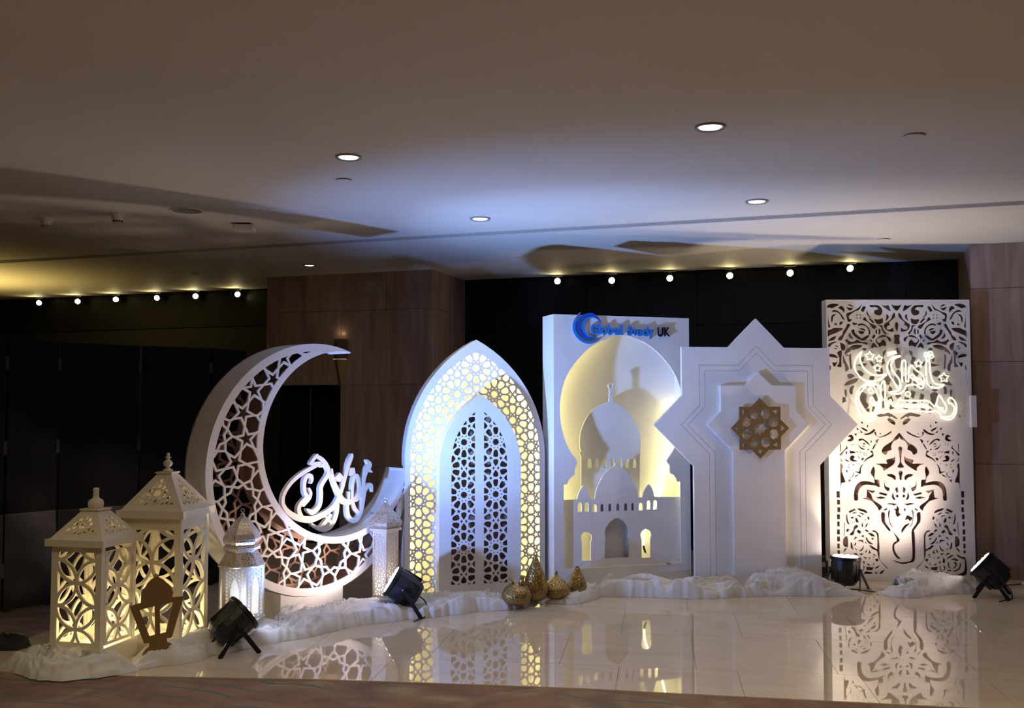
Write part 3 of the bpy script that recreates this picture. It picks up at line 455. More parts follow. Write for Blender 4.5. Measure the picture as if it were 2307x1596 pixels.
# floor: polished slabs with open joints, carpet in front and at the left
floor = structure(empty('floor', (0, 0, 0)), 'polished cream marble floor with a strip of patterned carpet in front')
O = Vector((-3.79, 4.70, 0)); T = R(10); E1 = Vector((math.cos(T), math.sin(T), 0)); E2 = Vector((-math.sin(T), math.cos(T), 0))
P2 = lambda a, b, z=0: O + E1 * a + E2 * b + Vector((0, 0, z))
box('subfloor', -15, -4, -.06, 7, 10.8, -.02, GROUT, floor)
front_e = [(-1.15, -.02), (0, .005), (1.0, .089), (1.75, .114), (2.47, .128), (2.95, .108), (4.48, .063), (7.6, .0)]
def fe(a):
    for (p, q), (r, s) in zip(front_e[:-1], front_e[1:]):
        if a <= r: return q + (s - q) * (a - p) / (r - p)
    return 0
def slab(a0, a1, b0, b1, curved=False):
    g = .0012; ks = [a0 + g + (a1 - a0 - 2 * g) * i / 4 for i in range(5)] if curved else [a0 + g, a1 - g]
    lo = [P2(a, fe(a) if curved else b0 + g) for a in ks]; hi = [P2(a, b1 - g) for a in reversed(ks)]
    pts = lo + hi; n = len(pts)
    v = [tuple(p) for p in pts] + [tuple(p - Vector((0, 0, .02))) for p in pts]
    f = [tuple(range(n)), tuple(range(2 * n - 1, n - 1, -1))] + [((i + 1) % n, i, i + n, (i + 1) % n + n) for i in range(n)]
    return mesh('marble_slab', v, f, MARBLE, floor)
rows = [.61, 1.45, 2.25, 3.05, 3.85, 4.65, 5.5]
xs1 = [-1.15, -.67, .67, 1.34, 2.01, 2.68, 3.35, 4.02, 4.69, 5.36, 6.5, 7.6]
for a, b in zip(xs1[:-1], xs1[1:]): slab(a, b, 0, .61, True)
for i in range(len(rows) - 1):
    xs2 = [-1.15] + [.75 + .79 * k + (.0 if i % 2 == 0 else .33) for k in range(-1, 9)]
    for a, b in zip(xs2[:-1], xs2[1:]):
        if b - a > .05 and P2((a + b) / 2, rows[i])[1] < 10.7: slab(a, b, rows[i], rows[i + 1])
box('carpet', -15, -4, -.02, 7, 10.7, -.006, CARPET, floor)

# ceiling fittings
def disc(name, r, z, m, parent, n=28, th=.004): return MB().lathe([(r, z), (r, z + th)], n).build(name, m, parent)
dl_names = {0: 'near row, left of the pair', 1: 'near row, right of the pair', 2: 'far row, right of the pair', 3: 'far row, left of the pair'}
DARKRING = mat('downlight_rim', (.30, .28, .26), .4)
for i, (x, y, r) in enumerate([(-2.687, 5.10, .052), (-.625, 5.13, .055), (-.55, 7.124, .055), (-2.618, 7.119, .055), (-5.147, 8.944, .045)]):
    d = tag(empty('downlight', (x, y, 2.95)), ('lit round ceiling downlight, ' + dl_names[i]) if i < 4 else 'small lit downlight above the left stone pillar', 'downlight', 'ceiling downlights')
    MB().lathe([(r + .006, -.001), (r + .020, -.012), (r + .024, -.006), (r + .024, .0), (r + .006, 0)], 32).build('rim', DARKRING, d, True)
    disc('diffuser', r, -.007, DOWN, d, 32)
for i, (x, y, r) in enumerate([(-2.991, 5.619, .05), (.382, 5.641, .055), (-3.012, 9.169, .045), (.357, 9.114, .055), (-6.697, 9.188, .045)]):
    lab = ['beside the front left downlight', 'at the right of the ceiling ahead of the slot', 'above the arch, near the black wall', 'above the carved panel near the right pillar', 'above the dark doors at the far left'][i]
    d = tag(empty('sprinkler_cover', (x, y, 2.95)), 'flat round sprinkler cover ' + lab, 'sprinkler', 'sprinkler covers')
    MB().lathe([(r, -.010), (r, -.005), (r * .8, -.003), (r * .8, 0)], 28).build('cover_plate', CEIL, d)
for (x, y, lab, b) in [(-5.80, 6.083, 'small beacon style detector at the far left of the ceiling', 1), (-5.14, 6.097, 'cone shaped smoke detector left of the round speaker', 0)]:
    d = tag(empty('smoke_detector', (x, y, 2.95)), lab, 'smoke detector', 'smoke detectors')
    MB().lathe([(.055, 0), (.055, -.012), (.048, -.016)][::-1], 24).build('mounting_base', SWITCH_W, d)
    if b:
        MB().lathe([(.004, -.075), (.022, -.072), (.030, -.060), (.030, -.05)], 20).build('lens_dome', mat('smoked_dome', (.25, .24, .22), .15), d, True)
        MB().lathe([(.038, -.05), (.040, -.016)], 20).build('detector_body', SWITCH_W, d)
    else:
        MB().lathe([(.024, -.072), (.030, -.070), (.044, -.022), (.046, -.016)], 24).build('detector_body', SWITCH_W, d)
        for k in range(12):
            a = 2 * PI * k / 12; M = Matrix.Translation((.0345 * math.cos(a), .0345 * math.sin(a), -.058)) @ Matrix.Rotation(a, 4, 'Z')
            MB().box(-.003, -.006, -.006, .0015, .006, .006).build('vent_slot', BLACKM, d, False, M)
d = tag(empty('ceiling_speaker', (-4.567, 6.15, 2.95)), 'round grey mesh speaker set into the ceiling', 'speaker')
MB().lathe([(.108, -.002), (.112, -.008), (.126, -.006), (.128, 0), (.108, 0)], 40).build('rim', SWITCH_W, d, True)
disc('mesh_cover', .108, -.005, noisy(mat('speaker_mesh', (.2, .2, .2), .7), (.12, .12, .12), (.30, .29, .28), 400), d, 40)
d = tag(empty('access_point', (-4.475, 6.76, 2.95), R(24)), 'white square wireless box hanging under the ceiling slot', 'access point')
MB().box(-.05, -.05, -.012, .05, .05, 0).build('bracket', BLACKM, d)
bv = MB().box(-.078, -.078, -.055, .078, .078, -.012).build('shell', SWITCH_W, d)
bm_ = bmesh.new(); bm_.from_mesh(bv.data); bmesh.ops.bevel(bm_, geom=bm_.edges[:], offset=.008, segments=2, affect='EDGES'); bm_.to_mesh(bv.data); bm_.free()
# lamps at the head of the black wall
for side, arr in (('left', [(-10.106, 2.878, 8), (-9.474, 2.876, 20), (-8.869, 2.882, 24), (-8.236, 2.880, 0), (-7.659, 2.882, 20), (-7.051, 2.884, 55)]), ('right', [(-2.961, 2.885, -15), (-2.352, 2.868, 10), (-1.722, 2.866, 0), (-1.096, 2.868, 0), (-.489, 2.870, 0), (.093, 2.893, 12)])):
    for i, (x, z, tw) in enumerate(arr):
        o = tag(empty('wall_spotlight', (x, 10.52, 2.95)), 'small lit spotlight, %s from the left in the %s run of six' % (['first', 'second', 'third', 'fourth', 'fifth', 'sixth'][i], side), 'spotlight', 'spotlights along the %s black wall' % side)
        MB().box(-.062, -.01, -.012, -.05, .01, 0).box(.05, -.01, -.012, .062, .01, 0).box(-.062, -.01, -.016, .062, .01, -.010).build('bracket', CHROME, o)
        MB().box(-.022, .0, z - 2.95 + .012, .022, .02, -.012).build('stem', BLACKM, o)
        n = Vector((math.sin(R(18.35 + tw * .6)), -math.cos(R(18.35 + tw * .6)) , -.35)).normalized()
        q = n.to_track_quat('Z', 'Y').to_matrix().to_4x4(); M = Matrix.Translation((0, 0, z - 2.95)) @ q
        MB().lathe([(.020, -.07), (.028, -.06), (.033, 0), (.036, .004), (.036, .0)], 20, M).build('lamp_head', BLACKP, o, True)
        MB().lathe([(.033, .001), (.033, .005)], 20, M).build('lamp_lens', TRACKL, o)
        spot('wall_spot_glow', (x, 10.46, z - .004), (x, 9.6, z + .25), 1.6 if side == 'left' else 1.0, YEL, 150, 1.0, .02)

# ------------------------------------------------------------------ crescent moon
def board(name, key, label, cat):
    x, y, a = DATA[key]; return tag(empty(name, (x, y, 0), R(a)), label, cat)
moon = board('crescent_moon', 'MOON', 'giant white crescent moon cut with star lattice, standing on a block', 'decoration')
c1, R1 = (.0907, 1.0575), .903; c2, R2 = (.3097, 1.2321), .6816
def crescent(r1, r2, zcut, n=90):
    d = math.dist(c1, c2); base = math.atan2(c2[1] - c1[1], c2[0] - c1[0])
    al = math.acos((d * d + r1 * r1 - r2 * r2) / (2 * d * r1))
    be = PI - math.acos((d * d + r2 * r2 - r1 * r1) / (2 * d * r2))
    end = math.asin((zcut - c1[1]) / r1) + 2 * PI
    o = [(c1[0] + r1 * math.cos(t), c1[1] + r1 * math.sin(t)) for t in [base + al + (end - base - al) * i / n for i in range(n + 1)]]
    e2 = math.asin(max(-1, (zcut - c2[1]) / r2)) + 2 * PI; s2 = base + be
    i_ = [(c2[0] + r2 * math.cos(t), c2[1] + r2 * math.sin(t)) for t in [e2 + (s2 - e2) * i / n for i in range(n + 1)]]
    return o, i_
oa, ia = crescent(R1, R2, 1.02)
oa = [p for p in oa if not (p[0] > .968 and p[1] > .75)]
out = oa + ia[:-1]
wo, wi = crescent(R1 - .055, R2 + .048, .93)
win = wo + wi[:-1]
axis = math.degrees(math.atan2(.444 - .848, .233 + .544))
sg = girih((-.544, .848), axis, .271, .505, .415, .64, pip(win), 6)
pol = [('O', out), ('H', win)] + straps(sg, .0074)
plate('front_lattice', pol, LAT, 0, .014, WHITE, moon)
plate('back_lattice', pol, LAT, .246, .26, RAW, moon)
rim('outer_rim', oa, .014, .260, .006, WHITE, moon)
def off(c, q, d): return [(c[0] + (x - c[0]) * (1 + d / math.dist(c, (x, z))), c[1] + (z - c[1]) * (1 + d / math.dist(c, (x, z)))) for x, z in q]
rim('rim_lining', off(c1, oa[4:], -.007), .014, .246, .005, RAW, moon)
rim('rim_lining', off(c2, ia[:-4], .007), .014, .246, .005, RAW, moon)
rim('inner_rim', ia, .014, .260, .006, WHITE, moon)
(hx1, hz1), (hx0, hz0) = oa[-1], ia[0]
rim('horn_cap', [(hx1, hz1), (hx0, hz0)], .014, .246, .008, WHITE, moon)
ar = [(c1[0] + (R1 + .004) * math.cos(t), c1[1] + (R1 + .004) * math.sin(t)) for t in [R(251) + R(35) * i / 16 for i in range(17)]]
plate('pedestal', [('O', [(ar[0][0], 0)] + ar + [(ar[-1][0], 0)])], OH, .012, .25, WHITE, moon)
# the word on the crescent
w = board('calligraphy_cutout', 'MOON', 'white cut out Arabic lettering standing inside the crescent', 'lettering')
pol = []
for s_ in DATA['calli']: pol += stroke_polys(mm(s_))
for s_ in DATA['calli_dots']: pol.append(('S', mm(s_)))
plate('letters', pol, lambda t: 'S' in t, .11, .145, WHITE, w)
ib = [p for p in ia if -.1 < p[0] < .72 and p[1] < .8]
rim('foot_strip', [(x, z + .008) for x, z in ib[::3]], .10, .155, .010, WHITE, w)

# ------------------------------------------------------------------ lit arch
arch = board('arch_panel', 'ARCH', 'tall white pointed arch with a glowing yellow lattice border', 'decoration')
cu = .2295
oo = archpoly(cu, .571, 1.10, 2.04, 0); io = archpoly(cu + .001, .327, 1.035, 1.597, 0)
bw = archpoly(cu, .527, 1.10, 1.945, .05)
sg = girih((.226, 1.812), 90, .1295, .40, .235, .51, lambda p, f=pip(bw), g=pip(archpoly(cu, .29, 1.03, 1.55, -1)): f(p) and not g(p), 11)
hole = archpoly(cu, .318, 1.035, 1.58, -.01)
plate('border_lattice', [('O', oo), ('H', bw), ('X', hole)] + straps(sg, .0062), LAT, .15, .162, WHITE, arch)
rim('outer_rim', oo, .162, .33, .010, WHITE, arch)
plate('back_plate', [('O', archpoly(cu, .56, 1.10, 2.02, .0)), ('H', hole)], OH, .27, .28, WHITE, arch)
rim('inner_rim', io, .012, .27, .010, WHITE, arch)
wins = []
for a0, a1, cc in ((.0, .188, .099), (.258, .446, .354)):
    pa = archpoly(.223, .224, 1.08, 1.488, .13)
    # clip the pointed outline to one side of the mullion
    q = []
    P = pa; n = len(P)
    for i in range(n):
        p, r = P[i], P[(i + 1) % n]
        for lim, s in ((a1 if a0 < .1 else a0, 1 if a0 < .1 else -1),):
            ip, ir = (lim - p[0]) * s >= 0, (lim - r[0]) * s >= 0
            if ip: q.append(p)
            if ip != ir: t = (lim - p[0]) / (r[0] - p[0]); q.append((lim, p[1] + t * (r[1] - p[1])))
    wins.append((q, cc))
pol = [('O', io)]
for q, cc in wins:
    pol.append(('H', q)); pol += straps(girih((cc, 1.227), 90, .1262, .40, .235, .51, pip(q), 8), .0066)
plate('inner_arch', pol, LAT, 0, .012, WHITE, arch)
plate('inner_back', [('O', archpoly(cu + .001, .316, 1.035, 1.575, 0))], OH, .12, .128, RAW, arch)
lp = archpoly(cu, .545, 1.10, 1.985, .06, 20)
MB().tube([(x, .20, z) for x, z in lp], .007, 8).build('led_rope', LEDY, arch)

# ------------------------------------------------------------------ mosque board
mq = board('mosque_board', 'MOSQ', 'white display box with a layered cut out mosque lit from inside', 'decoration')
W_, H_ = 1.222, 2.25
half = mm(DATA['opening']); mid = .606
L_ = [(p[0] - .0, p[1]) for p in half]
opn = catmull(L_[6:], 2)[:-1]; opn = L_[:6] + opn
opn = [(p[0], p[1]) for p in opn]
full = opn + [(mid, 2.092)] + [(2 * mid - x, z) for x, z in reversed(opn)]
plate('front_panel', [('O', [(0, 0), (W_, 0), (W_, H_), (0, H_)]), ('H', full)], OH, 0, .018, WHITE, mq)
box('side_panel', 0, .018, 0, .012, .255, H_, WHITE, mq); box('side_panel', W_ - .012, .018, 0, W_, .255, H_, WHITE, mq)
box('top_panel', .012, .018, H_ - .012, W_ - .012, .255, H_, WHITE, mq)
box('back_panel', .012, .243, 0, W_ - .012, .255, H_ - .012, WHITE, mq)
box('ledge', .012, .018, .19, W_ - .012, .243, .20, WHITE, mq)
fl = mm(DATA['facade_l']); fr = mm(DATA['facade_r'])
ap = fl[-1]
curve_l = fl[:2] + catmull(fl[2:9], 3) + [fl[9]] + [fl[10]] + catmull(fl[11:18], 3) + fl[18:]
curve_r = catmull(fr[:6], 3) + [fr[6]] + catmull(fr[7:13], 3) + [fr[13]]
top = [(.06, fl[0][1])] + curve_l + [(2 * ap[0] - x, z) for x, z in reversed(fl[16:-1])] + curve_r + [(1.15, fr[-1][1])]
hol = []
for w3 in mm([p for w_ in DATA['wins'] for p in w_]): pass
for w_ in DATA['wins']:
    (x0, zb), (xa, zt), (x1, _) = mm(w_); xm = (x0 + x1) / 2; hw = (x1 - x0) / 2
    hol.append(('H', [(x0, zb), (x1, zb)] + [(xm + hw * math.cos(R(t)), zt - hw * 1.3 + hw * 1.3 * math.sin(R(t))) for t in range(0, 181, 20)]))
d1, d2, d3 = [mm(d) for d in DATA['doors']]
def round_door(x0, x1, zb, zc, r):
    xm = (x0 + x1) / 2; hw = (x1 - x0) / 2; a = math.degrees(math.acos(hw / r))
    return [(x0, zb), (x1, zb)] + circ(xm, zc, r, 18, -a, 180 + a)
hol.append(('H', round_door(.256, .333, .257, .441, .049))); hol.append(('H', round_door(.787, .867, .257, .442, .049)))
cd = [(.458, .266), (.674, .266), (.674, .425), (.668, .425), (.668, .435)] + catmull([(.674, .46), (.668, .505), (.635, .555), (.566, .593), (.497, .555), (.464, .505), (.458, .46)], 4) + [(.464, .435), (.464, .425), (.458, .425)]
hol.append(('H', cd))
for base in (.275, .878):
    for k in (-1, 0, 1): hol.append(('H', [(base + k * .027 - .003, .765), (base + k * .027 + .003, .765), (base + k * .027 + .003, .777), (base + k * .027 - .003, .777)]))
plate('facade', [('O', [(.06, .20), (1.15, .20)] + list(reversed(top)))] + hol, OH, .04, .052, WHITE, mq)
MB().box(.405, .052, .20, .415, .125, .72).box(.722, .052, .20, .732, .125, .72).box(.405, .125, .20, .732, .129, .72).box(.405, .052, .72, .732, .129, .726).build('niche', WHITE, mq)
dl, dr = mm(DATA['dome']), mm(DATA['dome_r'])
dtop = dl[:4] + catmull(dl[4:12], 3) + dl[12:]
fx = (dl[-1][0] + .012)
fin = [(2 * fx - x, z) for x, z in reversed(dl[12:])]
dome = [(dl[0][0], .72)] + dtop + fin + catmull(dr[:7], 3) + dr[7:-1] + [(dr[-1][0], .72)]
hol = []
for w_ in DATA['dwins']:
    (x0, zb), (xa, zt), (x1, _) = mm(w_); xm = (x0 + x1) / 2; hw = (x1 - x0) / 2
    hol.append(('H', [(x0, zb), (x1, zb), (x1, zt - .03), (x1 - .004, zt - .014), (xm, zt), (x0 + .004, zt - .014), (x0, zt - .03)]))
zc = dl[-1][1] + .022
cresc = circ(fx, zc, .026, 28, -50, 230) + list(reversed(circ(fx, zc + .007, .017, 24, -35, 215)))
plate('dome_layer', [('O', dome), ('O', cresc), ('O', [(fx - .006, zc - .04), (fx + .006, zc - .04), (fx + .006, zc - .02), (fx - .006, zc - .02)])] + hol, OH, .13, .142, WHITE, mq)
rope = [(.045, .12, .26), (.043, .12, .8), (.05, .12, 1.3), (.10, .12, 1.75), (.30, .12, 2.06), (.45, .12, 2.13)]
MB().tube(catmull(rope, 5), .008, 8).build('led_rope', LEDM, mq)
rope = [(1.17, .12, 1.55), (1.165, .13, 1.2), (1.12, .15, 1.05), (1.07, .17, .93), (1.02, .18, .74), (.93, .17, .58), (.875, .15, .47), (.858, .14, .42), (.848, .13, .345)]
MB().tube(catmull(rope, 5), .008, 8).build('led_rope', LEDM, mq)
MB().tube([(.848, .13, .345), (.850, .12, .315), (.858, .11, .285)], [.008, .010, .007], 8).build('rope_plug', BLACKM, mq)
MB().tube(catmull([(.858, .11, .285), (.872, .04, .270), (.92, -.004, .245), (.985, -.008, .215)], 5), .0022, 6).build('cord', SWITCH_W, mq)
MB().tube(catmull([(.985, -.008, .215), (1.0, -.01, .208), (1.03, -.008, .206)], 3), [.004] * 3 + [.006] * 3 + [.003], 8).build('connector', COPPER, mq)
MB().tube(catmull([(1.03, -.008, .206), (1.06, -.01, .20), (1.14, -.012, .195), (1.20, -.012, .20)], 4), .002, 6).build('cord', SWITCH_W, mq)
MB().tube(catmull([(.26, .03, .262), (.23, -.004, .25), (.16, -.02, .19), (.07, -.05, .13), (.0, -.06, .07), (-.03, -.09, .03)], 5), .003, 6).build('cord', SWITCH_W, mq)
# company sign on the top of the board
lg = board('company_sign', 'MOSQ', 'raised blue and navy company name sign reading Global Study UK', 'sign')
for k, (s_, m_) in enumerate(zip(DATA['swoosh'], (BLUE1, BLUE2, BLUE1))):
    plate('swoosh', stroke_polys(mm(s_), 'S', 5), lambda t: 'S' in t, -.022, -.018, m_, lg)
    plate('swoosh_backing', stroke_polys(mm(s_), 'S', 5), lambda t: 'S' in t, -.018, -.001, GREYED, lg)
def glyph(ch, box_, m_, parent):
    x0, z0, x1, z1 = [v / 1000 for v in box_]
    c = bpy.data.curves.new('glyph', 'FONT'); c.body = ch; c.resolution_u = 5; c.offset = .035; c.fill_mode = 'FRONT'
    t = bpy.data.objects.new('glyph', c); COL.objects.link(t)
    dg = bpy.context.evaluated_depsgraph_get(); me = t.evaluated_get(dg).to_mesh()
    vs = [v.co.copy() for v in me.vertices]; fs = [tuple(p.vertices) for p in me.polygons]
    t.evaluated_get(dg).to_mesh_clear(); bpy.data.objects.remove(t); bpy.data.curves.remove(c)
    ax, bx = min(v.x for v in vs), max(v.x for v in vs); ay, by = min(v.y for v in vs), max(v.y for v in vs)
    P = [(x0 + (v.x - ax) / (bx - ax) * (x1 - x0), z0 + (v.y - ay) / (by - ay) * (z1 - z0)) for v in vs]
    for y0, y1, mt, nm in ((-.024, -.020, m_, 'letter'), (-.020, -.001, GREYED, 'letter_backing')):
        n = len(P); v3 = [(x, y0, z) for x, z in P] + [(x, y1, z) for x, z in P]; F = []; ed = {}
        for f in fs:
            f = list(f); a = sum(P[f[i]][0] * P[f[(i + 1) % len(f)]][1] - P[f[(i + 1) % len(f)]][0] * P[f[i]][1] for i in range(len(f)))
            if a < 0: f.reverse()
            F.append(tuple(f)); F.append(tuple(i + n for i in reversed(f)))
            for i in range(len(f)): ed[(f[i], f[(i + 1) % len(f)])] = 1
        for (a, b) in ed:
            if (b, a) not in ed: F.append((b, a, a + n, b + n))
        mesh(nm, v3, F, mt, parent)
for L in DATA['letters']: glyph(L[0], L[1:], NAVY if L[0] in 'UK' else BLUE1, lg)

# ------------------------------------------------------------------ eight pointed star board
st = board('star_board', 'ST', 'white eight pointed star board on a broad post with grooved outlines', 'decoration')
SC = (.639, 1.355)
def starpoly(h, post, z0=0.0, d=None):
    d = d or h * math.sqrt(2); x = d - h
    p = [(0, d), (x, h), (h, h), (h, x), (d, 0), (post, -(d - post))]
    pts = [(post, z0 - SC[1]), (post, -(d - post))] + [(d, 0), (h, x), (h, h), (x, h), (0, d)] + [(-x, h), (-h, h), (-h, x), (-d, 0), (-post, -(d - post)), (-post, z0 - SC[1])]
    return [(SC[0] + a, SC[1] + b) for a, b in pts]
o1 = starpoly(.640, .543, 0, .880); g1o = starpoly(.492, .415, -.01, .652); g1i = starpoly(.489, .412, -.01, .648); g2o = starpoly(.446, .367, -.01, .595); g2i = starpoly(.443, .364, -.01, .591); rp = starpoly(.322, .221, .0, .435)
plate('base_panel', [('O', o1)], OH, .008, .040, WHITE, st)
plate('outer_face', [('O', o1), ('H', g1o)], OH, 0, .008, WHITE, st)
plate('middle_face', [('O', g1i), ('H', g2o)], OH, 0, .008, WHITE, st)
plate('inner_face', [('O', g2i)], OH, 0, .008, WHITE, st)
plate('raised_star', [('O', rp)], OH, -.032, 0, WHITE, st)
box('rear_brace', .25, .04, 0, .30, .35, 1.2, WHITE, st); box('rear_brace', .98, .04, 0, 1.03, .35, 1.2, WHITE, st)
rs = board('gold_rosette', 'ST', 'gold pierced eight pointed rosette fixed to the white star board', 'ornament')
cx, cz = .640, 1.327; s_ = .176
oct_ = []
for k in range(8):
    a = R(90 + 45 * k); b = R(90 + 22.5 + 45 * k)
    oct_ += [(cx + .249 * math.cos(a), cz + .249 * math.sin(a)), (cx + .1905 * math.cos(b), cz + .1905 * math.sin(b))]
hol = []
for k in range(8):
    f = R(22.5 + 45 * k); u_ = (math.cos(f), math.sin(f)); v_ = (-u_[1], u_[0])
    hol.append(('H', [(cx + u_[0] * r + v_[0] * t, cz + u_[1] * r + v_[1] * t) for r, t in ((.078, 0), (.103, -.035), (.140, -.041), (.166, -.017), (.166, .017), (.140, .041), (.103, .035))]))
    f = R(90 + 45 * k); u_ = (math.cos(f), math.sin(f)); v_ = (-u_[1], u_[0])
    hol.append(('H', [(cx + u_[0] * r + v_[0] * t, cz + u_[1] * r + v_[1] * t) for r, t in ((.180, 0), (.176, -.022), (.194, -.015), (.217, 0), (.194, .015), (.176, .022))]))
hol.append(('H', [(cx + r * math.cos(R(90 + 22.5 * i)), cz + r * math.sin(R(90 + 22.5 * i))) for i, r in enumerate([.068, .041] * 8)]))
plate('pierced_plate', [('O', oct_)] + hol, OH, -.062, -.050, GOLDB, rs)
for dx, dz in ((.12, .12), (-.12, .12), (.12, -.12), (-.12, -.12)): MB().box(cx + dx * .92 - .01, -.05, cz + dz * .1 - .01, cx + dx * .92 + .01, -.032, cz + dz * .1 + .01).build('spacer', WHITE, rs)

# ------------------------------------------------------------------ carved arabesque panel with neon
pk = board('arabesque_panel', 'PINK', 'tall white rectangular panel pierced with flowing arabesque scrolls', 'decoration')
PC = DATA['pcu'] / 1000
hol = []
for h in DATA['holes']:
    p = mm(h); p = catmull(p, 3, True) if len(p) > 4 else p
    gx_, gz_ = sum(q[0] for q in p) / len(p), sum(q[1] for q in p) / len(p); p = [(gx_ + (x - gx_) * 1.10, gz_ + (z - gz_) * 1.10) for x, z in p]
    hol.append(('H', p)); hol.append(('H', [(2 * PC - x, z) for x, z in p]))
for h in DATA['choles']: hol.append(('H', catmull(mm(h), 3, True)))
U0, U1, ZT = -.030, 1.225, 2.44
plate('pierced_front', [('O', [(U0, 0), (U1, 0), (U1, ZT), (U0, ZT)])] + hol, OH, 0, .012, WHITE, pk)
box('side_panel', U0, .012, 0, U0 + .012, .13, ZT, WHITE, pk); box('side_panel', U1 - .012, .012, 0, U1, .13, ZT, WHITE, pk)
box('top_panel', U0 + .012, .012, ZT - .012, U1 - .012, .13, ZT, WHITE, pk)
box('back_panel', U0 + .012, .062, 0, U1 - .012, .074, ZT - .012, RAW, pk)
box('edge_block', 1.205, -.03, 1.325, 1.252, .0, 1.60, WHITE, pk)
nn = board('neon_sign', 'PINK', 'glowing white neon Arabic greeting with moon and stars on the arabesque panel', 'neon sign')
plate('backing_sheet', [('O', [(.12, 1.37), (1.10, 1.37), (1.15, 1.45), (1.15, 1.78), (1.06, 2.02), (.14, 2.02), (.09, 1.9), (.09, 1.5)])], OH, -.035, -.031, CLEAR, nn)
for s_ in DATA['neon']: MB().tube([(x, -.05, z) for x, z in catmull(mm(s_), 4)], .0078, 8).build('tube', NEON, nn)
for (c_, e_) in DATA['neon_star']:
    (x, z), (x2, z2) = mm([c_, e_]); r = math.hypot(x2 - x, z2 - z)
    MB().tube([(x + q * math.cos(R(90 + 36 * i)), -.05, z + q * math.sin(R(90 + 36 * i))) for i, q in enumerate([r, r * .55] * 5)], .0070, 8, True).build('star_tube', NEON, nn)
for (c_, e_) in DATA['neon_ring']:
    (x, z), (x2, z2) = mm([c_, e_]); r = math.hypot(x2 - x, z2 - z)
    MB().tube([(x + r * math.cos(R(20 * i)), -.05, z + r * math.sin(R(20 * i))) for i in range(18)], .0060, 8, True).build('dot_tube', NEON, nn)
for x, z in ((.14, 1.95), (1.08, 1.95), (.14, 1.42), (1.10, 1.42)): MB().tube([(x, -.04, z), (x, 0, z)], .007, 10).build('standoff', CHROME, nn)

